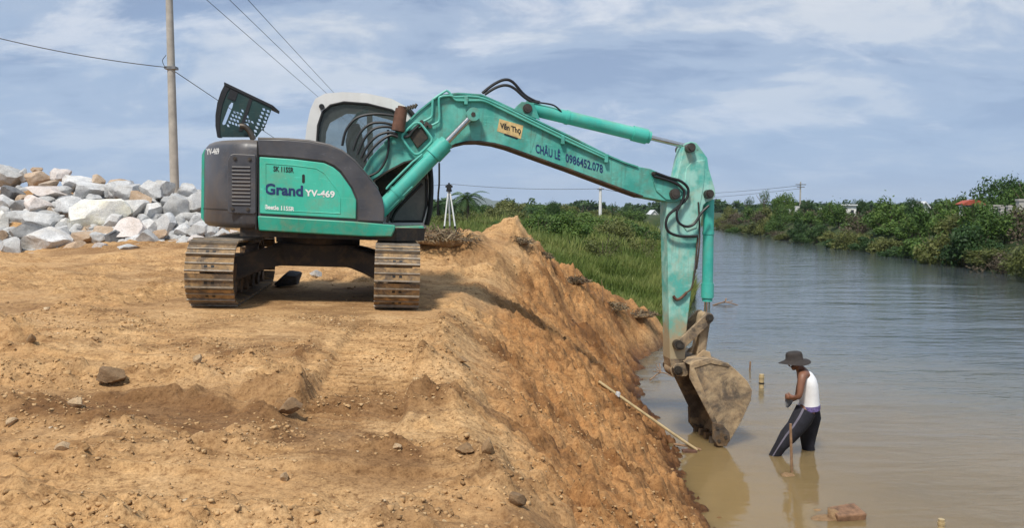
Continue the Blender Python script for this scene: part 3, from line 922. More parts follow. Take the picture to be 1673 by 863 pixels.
# --- raised engine hood with perforated screen
YH = -0.62
hood_out = [(368, 136), (445, 173), (441, 186), (436, 198), (428, 211), (419, 224), (355, 224), (352, 206), (352, 188), (355, 168), (361, 150)]
def cell(cx_, cy_, w_, h_, slant=-0.30, lean=0.40):
    pts = []
    for sx, sy in ((-1, -1), (1, -1), (1, 1), (-1, 1)):
        pts.append((cx_ + sx * w_ / 2 - sy * h_ / 2 * (-slant) * -1, cy_ + sy * h_ / 2 + sx * w_ / 2 * lean * 0.5))
    return pts
holes = [[(378, 167), (381, 168), (380, 174), (368, 203), (364, 204), (363, 201), (374, 172)]]
for row in range(6):
    for c in range(8):
        bx, by = 385.5 + 5.3 * c - 2.6 * row, 177 + 1.9 * c + 5.6 * row
        if c == 3 and row not in (4,): continue
        if row == 0 and c in (0, 1, 4, 5, 6, 7): continue
        if row == 1 and c in (5, 6, 7): continue
        if c == 7 or (c == 6 and row > 2): continue
        if by > 206: continue
        holes.append(cell(bx, by, 3.5, 4.0))
for row in range(8):
    for c in range(2 if row < 6 else 1):
        holes.append(cell(431 + 7 * c - 2.3 * row + (0.5 * row if c else 0), 178.5 + 2.8 * c + 5.9 * row, 4.2, 4.0))
m = MB(); m.prism(LP(hood_out, YH), YH, YH + 0.012, holes=[LP(h, YH) for h in holes])
hood = m.build('raised_hood', M['hood'], ex, smooth=0)
m = MB()     # rolled top edge and curved left skin
a, c = L3(366, 135, YH), L3(446, 173, YH)
m.prism(LP([(366, 133.5), (446.5, 172), (445.5, 177), (366, 139)], YH - 0.01), YH - 0.015, YH + 0.55)
m.build('hood_edge', M['hood_black'], hood, smooth=0, bevel=0.006)
m = MB()
m.prism(LP([(368, 136), (361, 150), (355, 168), (352, 188), (352, 206), (355, 224), (360, 224), (359, 206), (360, 188), (364, 168), (371, 150), (378, 141)], YH - 0.004), YH - 0.008, YH + 0.10)
m.build('hood_skin', M['hood_black'], hood, smooth=30)
m = MB()
m.prism(LP([(408, 158), (413, 160), (396, 214), (390, 214)], YH - 0.004), YH - 0.006, YH - 0.0005)
m.prism(LP([(378, 141), (390, 147), (384, 165), (371, 160)], YH - 0.004), YH - 0.006, YH - 0.0005)
m.build('hood_stiffener', M['hood_black'], hood, smooth=0)
m = MB(); m.tube([L3(392, 206, YH - 0.08), L3(400, 207, YH - 0.08), L3(408, 215, YH - 0.08), L3(414, 228, YH - 0.08)], 0.034, 12)
m.build('exhaust_pipe', M['steel'], ex)

# --- cab (beyond the boom)
YC0, YC1 = 0.24, 1.14
cab_out = [(497, 242), (501, 206), (507, 178), (515, 161), (531, 152.5), (560, 150), (598, 152), (640, 161), (664, 174), (684, 200), (697, 240), (704, 290), (703, 338), (696, 372), (560, 372), (497, 372)]
win_a = [(518, 300), (518, 236), (520, 205), (527, 184), (540, 172), (562, 167), (600, 170), (640, 180), (660, 193), (664, 205), (664, 300)]
win_b = [(668, 300), (668, 214), (676, 224), (690, 262), (697, 295), (697, 335), (690, 362), (640, 362), (600, 306)]
win_a2 = [(518, 300), (518, 236), (520, 205), (527, 184), (540, 172), (562, 167), (600, 170), (640, 180), (655, 188), (672, 215), (688, 262), (696, 300)]
o_l = LP(cab_out, YC0)
m = MB(); m.prism(o_l, YC0, YC0 + 0.045, holes=[LP(win_a, YC0), LP(win_b, YC0)])
cab = m.build('cab', M['cab_white'], ex, smooth=30)
m = MB(); m.prism(o_l, YC1 - 0.045, YC1, holes=[LP([(522, 290), (522, 236), (524, 205), (531, 188), (560, 172), (596, 174), (598, 290)], YC0), LP([(608, 290), (606, 175), (640, 184), (655, 194), (672, 225), (690, 290)], YC0)])
m.build('far_cab_wall', M['cab_white'], cab, smooth=30)
# roof and rear skin following the outline
oc = [Vector(p) for p in o_l]
cen = sum(oc, Vector((0, 0))) / len(oc)
def skin_strip(i0, i1, th, y0, y1):
    pts = o_l[i0:i1 + 1]
    inn = []
    for x, z in pts:
        d = (cen - Vector((x, z))).normalized() * th
        inn.append((x + d.x, z + d.y))
    return list(pts) + list(reversed(inn))
m = MB(); m.prism(skin_strip(2, 8, 0.05, 0, 0), YC0 + 0.046, YC1 - 0.046)
m.build('cab_roof', M['cab_white'], cab, smooth=40)
m = MB(); m.prism(skin_strip(0, 2, 0.05, 0, 0), YC0 + 0.046, YC1 - 0.046)
m.build('cab_rear_wall', M['cab_white'], cab, smooth=40)
m = MB(); m.prism(LP([(498, 310), (696, 320), (696, 372), (498, 372)], YC0), YC0 + 0.05, YC1 - 0.05)
m.build('cab_floor', M['dark'], cab)
m = MB(); m.prism(LP(win_a, YC0), YC0 + 0.018, YC0 + 0.026)
m.build('side_window', M['glass'], cab)
m = MB(); m.prism(LP(win_b, YC0), YC0 + 0.018, YC0 + 0.026)
m.build('lower_side_pane', M['grey_panel'], cab)
# rubber seal and dark front post
for loop, nm in ((win_a, 'window_seal'), (win_b, 'window_seal')):
    m = MB(); m.tube([L3(px, py, YC0 - 0.002) for px, py in loop], 0.017, 6, sub=1, closed=True)
    m.build(nm, M['rubber'], cab)
m = MB(); m.tube([L3(664, 175, YC0 - 0.01), L3(684, 202, YC0 - 0.01), L3(697, 242, YC0 - 0.01), L3(704, 290, YC0 - 0.01), L3(703, 338, YC0 - 0.01), L3(697, 368, YC0 - 0.01)], 0.034, 8)
m.build('front_post', M['dark'], cab)
m = MB(); m.tube([L3(717.5, 266, 1.15), L3(717.5, 300, 1.15), L3(716, 318, 1.15), L3(715, 352, 1.15)], 0.014, 6)
m.build('mirror_stay', M['dark'], cab)
p = L3(526, 174.5, YC0)
m = MB(); m.cyl(p, p + Vector((0, -0.05, 0)), 0.034, n=14)
m.build('hinge_knob', M['rubber'], cab)
m = MB()   # operator seat
m.prism(LP([(574, 300), (566, 232), (572, 205), (588, 204), (594, 232), (600, 268), (636, 270), (640, 300)], 0.7), 0.45, 0.92)
m.build('operator_seat', M['seatcloth'], cab, smooth=40, bevel=0.03)
m = MB(); m.prism(LP([(567, 238), (572, 200), (583, 185), (600, 178), (602, 182), (588, 190), (579, 206), (575, 240)], 0.9), 0.88, 0.93)
m.build('grab_frame', M['pipe_teal'], cab)

# --- boom
YB0, YB1 = -0.27, 0.09
boom_px = [(590, 322), (586, 290), (604, 258), (628, 233), (650, 212), (668, 197), (684, 181), (704, 165), (722, 155), (748, 152), (786, 154.5), (815, 167), (866, 191), (899, 207), (930, 221.5), (992, 253), (1020, 265),
           (1042, 272), (1062, 275.5), (1082, 284), (1103, 293), (1114, 303), (1118, 315), (1114, 326), (1104, 331), (1088, 329), (1050, 322), (1030, 314), (999, 302), (930, 276), (899, 265), (866, 253), (830, 240), (808, 234), (782, 230.5), (762, 231), (745, 235), (724, 244), (700, 255), (660, 265), (632, 280), (610, 294), (604, 318)]
bp = LP(boom_px, YB0)
m = MB(); m.prism(bp, YB0, YB1)
boom = m.build('boom', M['teal_boom'], ex, smooth=30, bevel=0.008)
# lower and upper flange plates stand proud of the web
def flange(pxs, w_, name, mat):
    m = MB()
    pts = [Vector((*L(px, py, YB0), 0)) for px, py in pxs]
    rs = []
    for i, p in enumerate(pts):
        t_ = (pts[min(i + 1, len(pts) - 1)] - pts[max(i - 1, 0)]).normalized()
        nrm = Vector((-t_.y, t_.x))
        a = (p.x + nrm.x * w_, p.y + nrm.y * w_); c = (p.x - nrm.x * w_, p.y - nrm.y * w_)
        rs.append([(a[0], YB0 - 0.022, a[1]), (a[0], YB1 + 0.022, a[1]), (c[0], YB1 + 0.022, c[1]), (c[0], YB0 - 0.022, c[1])])
    m.rings(rs)
    return m.build(name, mat, boom, smooth=40)
flange(boom_px[27:43][::-1][:0] or [(604, 312), (613, 293), (632, 280.5), (660, 265.5), (700, 255.5), (724, 244.5), (745, 235.5), (762, 231.5), (782, 231), (808, 234.5), (830, 240.5), (866, 253.5), (899, 265.5), (930, 276.5), (999, 302.5), (1030, 314), (1050, 321)], 0.010, 'lower_flange', M['under'])
flange([(628, 233.5), (650, 212.5), (668, 197.5), (684, 181.5), (704, 165.5), (722, 155.5), (748, 152.5), (786, 155), (815, 167.5), (866, 191.5), (899, 207.5), (930, 222), (992, 253.5), (1020, 265.5), (1042, 272.5)], 0.009, 'upper_flange', M['teal_boom'])
m = MB(); m.prism(LP([(1062, 281), (1090, 293), (1106, 303), (1114, 316), (1106, 328), (1088, 326), (1072, 312)], YB0 - 0.01), YB0 - 0.016, YB0 + 0.01)
m.build('tip_plate', M['teal_boom'], boom, smooth=30, bevel=0.006)
m = MB(); m.prism(LP([(875, 210), (877.5, 211), (868, 248), (865.5, 247)], YB0 - 0.003), YB0 - 0.004, YB0 + 0.01)
m.build('weld_seam', M['teal_boom'], boom)
def boss(px, py, y0, y1, r, nm, mat, parent, ring=True):
    m = MB(); a = L3(px, py, y0)
    m.cyl(a, (a.x, y1, a.z), r, n=20)
    if ring:
        m.cyl((a.x, y0 - 0.018, a.z), (a.x, y0, a.z), r * 0.72, n=16)
        m.cyl((a.x, y0 - 0.026, a.z), (a.x, y0 - 0.018, a.z), r * 0.4, n=6)
    return m.build(nm, mat, parent)
boss(773, 187, YB0 - 0.15, YB1 + 0.15, 0.078, 'cylinder_pin', M['steel'], boom)
boss(1103, 317, YB0 - 0.05, YB1 + 0.05, 0.072, 'arm_pin', M['steel'], boom)
boss(1068, 284, YB0 - 0.03, YB0 + 0.02, 0.03, 'hose_clamp', M['under'], boom)
# sticker and lettering on the web
m = MB(); m.prism(LP([(816, 194), (855, 205), (851, 227), (812, 214)], YB0 - 0.003), YB0 - 0.0035, YB0 - 0.001)
st = m.build('sticker', M['sticker'], boom, smooth=0)
lettering('Văn Thọ', (817, 199, 851, 208.5, 13), YB0 - 0.0055, M['ink_black'], st, 0.035)
m = MB(); m.prism(LP([(824, 217.5), (846, 225), (845.5, 227.5), (823.5, 220)], YB0 - 0.005), YB0 - 0.0055, YB0 - 0.004)
m.build('sticker_stripe', M['ink_black'], st, smooth=0)
lettering('CHÂU LÊ', (875, 231, 915.5, 244, 18), YB0 - 0.0045, M['navy'], boom, 0.02)
lettering('0986452.078', (924, 250, 985, 269, 14.5), YB0 - 0.0045, M['navy'], boom, 0.02)
# hard hydraulic lines
def pipe(pxs, yl, r, nm, mat, parent, sub=5, n=8):
    m = MB(); m.tube([L3(px, py, yl if not isinstance(yl, (list, tuple)) else yl[i]) for i, (px, py) in enumerate(pxs)], r, n, sub=sub)
    return m.build(nm, mat, parent)
YP = YB0 - 0.035
pipe([(687, 200), (692, 198), (702, 193), (706, 187), (707, 165), (710, 160.5), (727, 149), (731, 148.5), (735, 152), (743, 162), (750, 164), (775, 164), (792, 165), (815, 176), (866, 201), (930, 232), (992, 260)], YP, 0.015, 'hydraulic_line', M['pipe_teal'], boom, 3)
pipe([(701, 206), (713, 201), (718, 194), (717, 165), (720, 158), (735, 156), (745, 158), (780, 158), (815, 171), (866, 196), (930, 227), (992, 256.5)], YP - 0.005, 0.015, 'hydraulic_line', M['pipe_teal'], boom, 3)
for px, py in ((689, 199), (697, 202), (703, 206), (693, 207)):
    boss(px, py, YP - 0.03, YP + 0.03, 0.026, 'pipe_union', M['steel'], boom, False)
for px, py in ((761, 163), (919, 228), (990, 258)):
    p = L3(px, py, YP)
    m = MB(); m.box((p.x - 0.02, YP - 0.03, p.z - 0.06), (p.x + 0.025, YB0, p.z + 0.05))
    m.build('pipe_bracket', M['teal_boom'], boom, smooth=0, bevel=0.006)
m = MB(); m.tube([L3(px, py, YP - 0.02) for px, py in ((684, 201), (688, 203), (703, 222), (705.5, 228), (703, 234), (688, 249), (680, 252), (673, 248), (659, 229), (657, 223), (660, 217), (675, 203), (680, 200.5))], 0.0165, 8, sub=3, closed=True)
m.build('pipe_loop', M['pipe_teal'], boom)
m = MB(); m.prism(LP([(664, 215), (690, 207), (700, 226), (682, 243)], YB0 - 0.004), YB0 - 0.03, YB0 - 0.002)
m.build('valve_block', M['under'], boom, smooth=0, bevel=0.012)
# rubber hoses from the deck up to the boom's valve bracket
for k, pts in enumerate(([(559, 238), (566, 212), (584, 192), (615, 186), (650, 190)], [(577, 246), (588, 218), (606, 202), (630, 201), (652, 208)], [(584, 252), (596, 226), (612, 210), (634, 207), (650, 213)],
                         [(590, 258), (602, 236), (618, 221), (636, 216), (650, 220)], [(594, 264), (606, 246), (622, 230), (638, 221), (650, 224)])):
    pipe(pts, -0.30 - 0.02 * k, 0.017, 'hose', M['rubber'], ex)
pipe([(634, 212), (635, 240), (630, 262), (618, 280), (600, 289)], YB0 - 0.04, 0.015, 'hose', M['rubber'], ex)
m = MB()
p0, p1 = L3(656, 178, YB0 - 0.06), L3(650, 214, YB0 - 0.06)
m.cyl(p0, p1, 0.075, 0.085, n=14); m.cyl(p0 + (p0 - p1) * 0.12, p0, 0.05, n=10)
m.build('work_lamp', M['rust'], ex)
for k in range(5):
    p = L3(660 + 4.2 * k, 181 - 1.2 * k, YB0 - 0.02)
    m = MB(); m.cyl(p, p + Vector((0.03, 0, 0.05)), 0.02, n=8); m.build('pipe_union', M['steel'], ex)
m = MB(); m.tube([L3(690, 200, YB0 - 0.03), L3(676, 212, YB0 - 0.05), L3(668, 222, YB0 - 0.05), L3(660, 224, YB0 - 0.05)], 0.02, 8)
m.build('hose', M['rubber'], ex)

# --- boom cylinders, one each side
def cylinder(pbase, ptip, split, r_b, r_r, yl, nm, collar=True, mat='teal_cyl'):
    a, c = L3(*pbase, yl), L3(*ptip, yl)
    s_ = a.lerp(c, split)
    m = MB(); m.cyl(a, s_, r_b, n=24)
    bar = m.build(nm, M[mat], ex)
    d = (c - a).normalized()
    m = MB()
    m.cyl(s_ - d * 0.15, s_ + d * 0.05, r_b * 1.17, n=24); m.cyl(s_ + d * 0.05, s_ + d * 0.10, r_b * 0.95, n=20)
    m.build('gland', M[mat], bar)
    m = MB(); m.cyl(s_, c, r_r, n=16)
    m.build('piston_rod', M['chrome'], bar)
    for f in (0.35,):
        p = a.lerp(s_, f)
        m = MB(); m.cyl(p - d * 0.02, p + d * 0.02, r_b * 1.1, n=24); m.build('clamp_band', M[mat], bar)
    return bar
for yl in (YB0 - 0.12, YB1 + 0.12):
    bc = cylinder((610, 356), (773, 187), 0.68, 0.098, 0.040, yl, 'boom_cylinder')
    m = MB(); p = L3(773, 187, yl); m.cyl((p.x, yl - 0.05, p.z), (p.x, yl + 0.05, p.z), 0.085, n=20); m.build('rod_eye', M['teal_boom'], bc)
    if yl < 0:
        pipe([(632, 309), (636, 303), (672, 267), (678, 262), (690, 252)], yl - 0.06, 0.014, 'hydraulic_line', M['pipe_teal'], bc, 3)
        pipe([(626, 350), (640, 338), (668, 310), (674, 305)], yl - 0.06, 0.014, 'hydraulic_line', M['pipe_teal'], bc, 3)
pipe([(640, 364), (645, 348), (660, 330), (690, 300)], 0.02, 0.02, 'hose', M['rubber'], ex)
pipe([(632, 364), (640, 344), (652, 330)], -0.05, 0.02, 'hose', M['rubber'], ex)
m = MB(); m.prism(LP([(590, 290), (640, 262), (700, 258), (698, 292), (640, 300), (600, 345), (590, 345)], 0.12), 0.12, 0.2)
m.build('boom_foot_bracket', M['under'], ex, smooth=0)

# --- arm cylinder on top of the boom
YA = -0.09
ac = cylinder((858, 175), (1130, 241), 0.70, 0.088, 0.034, YA, 'arm_cylinder')
boss(862, 177, YA - 0.13, YA + 0.13, 0.062, 'base_pin', M['steel'], ac)
m = MB(); m.prism(LP([(838, 180), (852, 166), (872, 168), (882, 196), (850, 184)], YA - 0.1), YA - 0.115, YA - 0.10)
m.prism(LP([(838, 180), (852, 166), (872, 168), (882, 196), (850, 184)], YA - 0.1), YA + 0.10, YA + 0.115)
m.build('cylinder_bracket', M['teal_boom'], boom, smooth=0, bevel=0.005)
pipe([(788, 152), (806, 138), (824, 130), (838, 134), (856, 154), (872, 164), (882, 167)], YA - 0.05, 0.019, 'hose', M['rubber'], ex)
pipe([(792, 154), (810, 143), (826, 139), (840, 144), (856, 158), (868, 166)], YA - 0.09, 0.018, 'hose', M['rubber'], ex)
pipe([(866, 166), (886, 168), (905, 172), (917, 182)], YA - 0.08, 0.011, 'hose', M['rubber'], ex)

# --- arm
Y0A, Y1A = -0.225, 0.045
arm_px = [(1094, 588), (1093, 520), (1091, 420), (1089, 350), (1090, 325), (1104, 300), (1112, 262), (1117, 242), (1121, 235), (1129, 231), (1138, 233), (1144, 241), (1156, 258), (1158, 274), (1168, 308), (1169, 318), (1165, 326), (1155, 330),
          (1149, 336), (1145, 370), (1139, 400), (1134, 440), (1129, 480), (1123, 530), (1119, 588)]
# arm paint dirties downwards: put its object origin at its foot
armz = L(1108, 600, Y0A)
m = MB(); m.prism([(x - armz[0], z - armz[1]) for x, z in LP(arm_px, Y0A)], Y0A, Y1A)
arm = m.build('arm', M['teal_arm'], ex, smooth=30, bevel=0.010)
arm.location = (armz[0], 0, armz[1])
def arm_part(m, nm, mat, **kw):
    m.v = [(x - armz[0], y, z - armz[1]) for x, y, z in m.v]
    return m.build(nm, mat, arm, **kw)
m = MB(); m.prism(LP([(1108, 360), (1118, 300), (1121, 275), (1130, 264), (1152, 261), (1150, 300), (1142, 345), (1138, 372), (1122, 378)], Y0A - 0.005), Y0A - 0.012, Y0A + 0.01)
arm_part(m, 'side_doubler', M['teal_arm'], smooth=30, bevel=0.006)
for px, py, r, nm in ((1129.5, 241, 0.062, 'cylinder_pin'), (1160, 317, 0.060, 'cylinder_pin'), (1109, 564, 0.062, 'link_pin'), (1108, 606, 0.062, 'bucket_pin')):
    m = MB(); a = L3(px, py, Y0A - 0.09)
    m.cyl(a, (a.x, Y1A + 0.09, a.z), r, n=18); m.cyl((a.x, a.y - 0.02, a.z), a, r * 0.6, n=12)
    arm_part(m, nm, M['steel'])
m = MB(); c0 = L3(1108, 606, Y0A); m.cyl((c0.x, Y0A - 0.005, c0.z), (c0.x, Y1A + 0.005, c0.z), 0.105, n=20)
m.prism(LP([(1094, 586), (1119, 586), (1118, 606), (1098, 606)], Y0A), Y0A + 0.002, Y1A - 0.002)
arm_part(m, 'arm_nose', M['bucket'])
bk = cylinder((1158, 326), (1155, 519), 0.80, 0.074, 0.040, YA, 'bucket_cylinder')
boss(1160, 317, YA - 0.10, YA + 0.10, 0.075, 'base_eye', M['teal_cyl'], bk, False)
# hoses looping over the arm pivot
pipe([(1070, 282), (1092, 290), (1112, 296), (1124, 308), (1122, 324), (1108, 338), (1092, 352), (1088, 368), (1094, 380), (1112, 386), (1140, 386)], Y0A - 0.07, 0.019, 'hose', M['rubber'], ex)
pipe([(1068, 288), (1090, 294), (1108, 302), (1118, 314), (1114, 330), (1106, 346), (1108, 362), (1120, 370), (1134, 366), (1146, 348), (1158, 336)], Y0A - 0.09, 0.018, 'hose', M['rubber'], ex)
pipe([(1140, 388), (1138, 410), (1136, 440), (1130, 470), (1122, 478)], Y0A - 0.03, 0.013, 'hydraulic_line', M['under'], ex)
pipe([(1100, 484), (1106, 490), (1114, 486), (1122, 478)], Y0A - 0.03, 0.02, 'hydraulic_line', M['rust'], ex)
pipe([(1141, 330), (1143, 390), (1138, 440)], Y0A - 0.02, 0.012, 'hydraulic_line', M['under'], ex)

# --- bucket and its linkage
def link(p0, p1, r, y0, y1, nm):
    a, c = Vector(L(*p0, Y0A)), Vector(L(*p1, Y0A))
    d = (c - a).normalized(); nn = Vector((-d.y, d.x))
    poly = []
    for s_, base in ((1, c), (-1, a)):
        for q in range(9):
            an = math.pi * (q / 8) - math.pi / 2
            v = d * (s_ * math.cos(an) * r) + nn * (s_ * math.sin(an) * r)
            poly.append((base.x + v.x, base.y + v.y))
    m = MB(); m.prism(poly, y0, y1)
    o = m.build(nm, M['bucket'], ex, smooth=40, bevel=0.006)
    for p in (a, c):
        m = MB(); m.cyl((p.x, y0 - 0.03, p.y), (p.x, y0, p.y), r * 0.75, n=16); m.cyl((p.x, y0 - 0.045, p.y), (p.x, y0 - 0.03, p.y), r * 0.45, n=12)
        m.build('link_pin', M['steel'], o)
    return o
link((1109, 564), (1156, 519), 0.068, Y0A - 0.06, Y0A - 0.01, 'guide_link')
link((1109, 564), (1156, 519), 0.068, Y1A + 0.01, Y1A + 0.06, 'guide_link')
link((1156, 519), (1147, 580), 0.062, Y0A + 0.03, Y1A - 0.03, 'bucket_link')
BY0, BY1 = -0.52, 0.34
YS = BY0
side_px = [(1128, 596), (1137, 590), (1160, 586), (1190, 594), (1206, 608), (1222, 624), (1229, 638), (1227, 655), (1212, 688), (1194, 719), (1188, 728), (1172, 728), (1165, 718), (1164, 692), (1142, 646), (1127, 616)]
sp_ = LP(side_px, YS)
bkt = empty('bucket'); bkt.parent = ex
for y0, y1 in ((BY0, BY0 + 0.035), (BY1 - 0.035, BY1)):
    m = MB(); m.prism(sp_, y0, y1); m.build('side_plate', M['bucket'], bkt, smooth=0, bevel=0.008)
shell_px = [(1128, 597), (1137, 591), (1160, 587), (1190, 595), (1205, 608.5), (1221, 624.5), (1228, 638), (1226, 655), (1211, 688), (1193, 719), (1187, 728)]
pts = [Vector(L(px, py, YS)) for px, py in shell_px]
cb = sum(pts, Vector((0, 0))) / len(pts)
outer = [(p.x, p.y) for p in pts]; innr = []
for p in pts:
    d = (cb - p).normalized() * 0.028
    innr.append((p.x + d.x, p.y + d.y))
m = MB(); m.prism(outer + innr[::-1], BY0 + 0.036, BY1 - 0.036)
m.build('bucket_shell', M['bucket'], bkt, smooth=40)
# side edge plate, weld rib and cutters on the near cheek
m = MB(); m.prism(LP([(1127, 597), (1160, 588), (1192, 596), (1190, 600), (1160, 594), (1134, 602), (1171, 690), (1166, 694), (1126, 618)], YS), YS - 0.012, YS - 0.001)
m.build('wear_strip', M['bucket'], bkt, smooth=0, bevel=0.004)
for yy in (BY0 - 0.028, BY1 + 0.001):
    m = MB(); m.prism(LP([(1163, 690), (1180, 694), (1190, 706), (1192, 716), (1186, 729), (1172, 729), (1164, 718)], YS), yy, yy + 0.027)
    m.build('side_cutter', M['mudframe'], bkt, smooth=0, bevel=0.006)
    for px, py in ((1170, 699), (1184, 714), (1173, 720)):
        p = L3(px, py, YS)
        m = MB(); m.cyl((p.x, yy - 0.012, p.z), (p.x, yy + 0.005, p.z), 0.022, n=10); m.build('bolt', M['steel'], bkt)
# hanger ears
for y0 in (Y0A - 0.07, Y1A + 0.03):
    m = MB(); m.prism(LP([(1097, 600), (1101, 594), (1116, 592), (1130, 590), (1138, 578), (1147, 571), (1157, 574), (1161, 590), (1128, 602), (1118, 614), (1104, 614)], Y0A), y0, y0 + 0.04)
    m.build('hanger_ear', M['bucket'], bkt, smooth=0, bevel=0.006)
for k in range(5):
    y = BY0 + 0.05 + k * (BY1 - BY0 - 0.1) / 4
    a = L3(1180, 722, YS); t_ = L3(1172, 741, YS)
    m = MB()
    m.rings([[(a.x - 0.07, y - 0.04, a.z), (a.x + 0.05, y - 0.04, a.z), (a.x + 0.05, y + 0.04, a.z), (a.x - 0.07, y + 0.04, a.z)],
             [(t_.x - 0.02, y - 0.03, t_.z), (t_.x + 0.01, y - 0.03, t_.z), (t_.x + 0.01, y + 0.03, t_.z), (t_.x - 0.02, y + 0.03, t_.z)]])
    m.build('tooth', M['mudframe'], bkt, smooth=0)

# ------------------------------------------------------------------ rocks
def icosphere(sub):
    bm = bmesh.new(); bmesh.ops.create_icosphere(bm, subdivisions=sub, radius=1.0)
    v = np.array([tuple(x.co) for x in bm.verts]); f = np.array([[q.index for q in x.verts] for x in bm.faces])
    bm.free(); return v, f
ICO3, ICO2, ICO1, ICO1S = icosphere(4), icosphere(3), icosphere(1), icosphere(2)
def noise3(v, f, seed):
    return (perlin(v[:, 0] * f + 7.1, v[:, 1] * f + v[:, 2] * f * 0.7, seed) + perlin(v[:, 1] * f + 2.3, v[:, 2] * f - v[:, 0] * f * 0.6, seed + 1) + perlin(v[:, 2] * f, v[:, 0] * f + v[:, 1] * f * 0.5, seed + 2)) / 2.0
def rock_verts(seed, ico=ICO3, cuts=24, amp=0.05):
    rs = np.random.RandomState(seed)
    v, f = ico[0].copy(), ico[1]
    for _ in range(cuts):
        n = rs.normal(size=3); n /= np.linalg.norm(n)
        d = rs.uniform(0.42, 0.84)
        k = v @ n
        v = v - np.outer(np.maximum(k - d, 0), n)
    v = v / (np.abs(v).max(0))
    r = v / np.maximum(np.linalg.norm(v, axis=1, keepdims=True), 1e-6)
    v = v + r * (noise3(v, 2.2, seed) * amp + noise3(v, 6.0, seed + 9) * amp * 0.45)[:, None]
    return v, f
def rock_mat(name, stops, stain=None, stain_amt=0.5):
    m, t, b = new_mat(name)
    co = N(t, 'ShaderNodeTexCoord').outputs['Object']
    oi = N(t, 'ShaderNodeObjectInfo')
    cb_ = N(t, 'ShaderNodeCombineXYZ'); LK(t, oi.outputs['Random'], cb_.inputs[0]); LK(t, oi.outputs['Random'], cb_.inputs[2])
    s_ = N(t, 'ShaderNodeVectorMath', operation='SCALE'); LK(t, cb_.outputs[0], s_.inputs[0]); s_.inputs['Scale'].default_value = 53
    va = N(t, 'ShaderNodeVectorMath', operation='ADD'); LK(t, co, va.inputs[0]); LK(t, s_.outputs[0], va.inputs[1]); v = va.outputs[0]
    a = ramp(t, tnoise(t, 3.0, 9, 0.7, v), [(0.28, stops[0]), (0.5, stops[1]), (0.74, stops[2])], 'LINEAR')
    sp2 = ramp(t, tnoise(t, 34, 5, 0.75, v), [(0.3, (0.7,) * 3), (0.62, (1.08,) * 3)], 'LINEAR')
    a = mixc(t, 1.0, a, sp2, 'MULTIPLY')
    if stain:
        a = mixc(t, ramp(t, tnoise(t, 1.7, 6, 0.6, v, 0.4, off=(3, 3, 3)), [(0.48, (0,) * 3), (0.68, (stain_amt,) * 3)], 'LINEAR'), a, stain)
    val = N(t, 'ShaderNodeHueSaturation'); LK(t, a, val.inputs['Color'])
    mr_ = N(t, 'ShaderNodeMapRange'); LK(t, oi.outputs['Random'], mr_.inputs[0]); mr_.inputs[3].default_value = 0.8; mr_.inputs[4].default_value = 1.15
    LK(t, mr_.outputs[0], val.inputs['Value'])
    LK(t, val.outputs[0], b.inputs['Base Color'])
    b.inputs['Roughness'].default_value = 0.9
    h = bump(t, None, tnoise(t, 8, 9, 0.72, v), 0.7, 0.05)
    bump(t, b, tnoise(t, 40, 5, 0.7, v), 0.5, 0.015, h)
    return m
RM = {
    'pale': rock_mat('pale_granite', ((0.36, 0.365, 0.37), (0.60, 0.60, 0.59), (0.80, 0.795, 0.78)), (0.52, 0.46, 0.37), 0.4),
    'grey': rock_mat('grey_granite', ((0.30, 0.305, 0.305), (0.50, 0.50, 0.49), (0.68, 0.68, 0.665)), (0.36, 0.32, 0.26), 0.3),
    'tan': rock_mat('tan_weathered_granite', ((0.30, 0.205, 0.13), (0.46, 0.345, 0.24), (0.60, 0.51, 0.42)), (0.35, 0.21, 0.11), 0.5),
    'pink': rock_mat('pinkish_granite', ((0.46, 0.41, 0.37), (0.66, 0.60, 0.56), (0.78, 0.74, 0.71)), (0.43, 0.33, 0.25), 0.5),
    'yellow': rock_mat('yellow_stained_granite', ((0.50, 0.50, 0.47), (0.70, 0.69, 0.64), (0.82, 0.81, 0.77)), (0.62, 0.55, 0.30), 0.6),
    'dark': rock_mat('dark_slate_stone', ((0.10, 0.102, 0.106), (0.17, 0.172, 0.176), (0.27, 0.27, 0.27)), None),
    'sandstone': rock_mat('sandy_stone', ((0.36, 0.24, 0.13), (0.50, 0.35, 0.20), (0.60, 0.45, 0.28)), None),
    'clod': rock_mat('dry_earth_clod', ((0.22, 0.125, 0.055), (0.33, 0.205, 0.10), (0.42, 0.28, 0.145)), None),
    'brown': rock_mat('brown_stone', ((0.17, 0.098, 0.046), (0.27, 0.165, 0.082), (0.36, 0.235, 0.125)), None),
}
ROCK_ME = {}
def rock_obj(name, kind, loc, half, rot, seed, ico=ICO3, cuts=24, amp=0.05):
    v, f = rock_verts(seed, ico, cuts, amp)
    v = v * np.array(half)
    o = np_mesh(name, v, f, RM[kind])
    me = o.data
    me.polygons.foreach_set('use_smooth', np.ones(len(f), dtype=bool))
    me.set_sharp_from_angle(angle=R(26))
    o.location = loc; o.rotation_euler = rot
    return o
ORD = ['first', 'second', 'third', 'fourth', 'fifth', 'sixth', 'seventh', 'eighth', 'ninth', 'tenth', 'eleventh', 'twelfth', 'thirteenth', 'fourteenth', 'fifteenth',
       'sixteenth', 'seventeenth', 'eighteenth', 'nineteenth', 'twentieth', 'twenty-first', 'twenty-second', 'twenty-third', 'twenty-fourth', 'twenty-fifth', 'twenty-sixth', 'twenty-seventh', 'twenty-eighth', 'twenty-ninth', 'thirtieth',
       'thirty-first', 'thirty-second', 'thirty-third', 'thirty-fourth', 'thirty-fifth', 'thirty-sixth', 'thirty-seventh', 'thirty-eighth', 'thirty-ninth', 'fortieth']
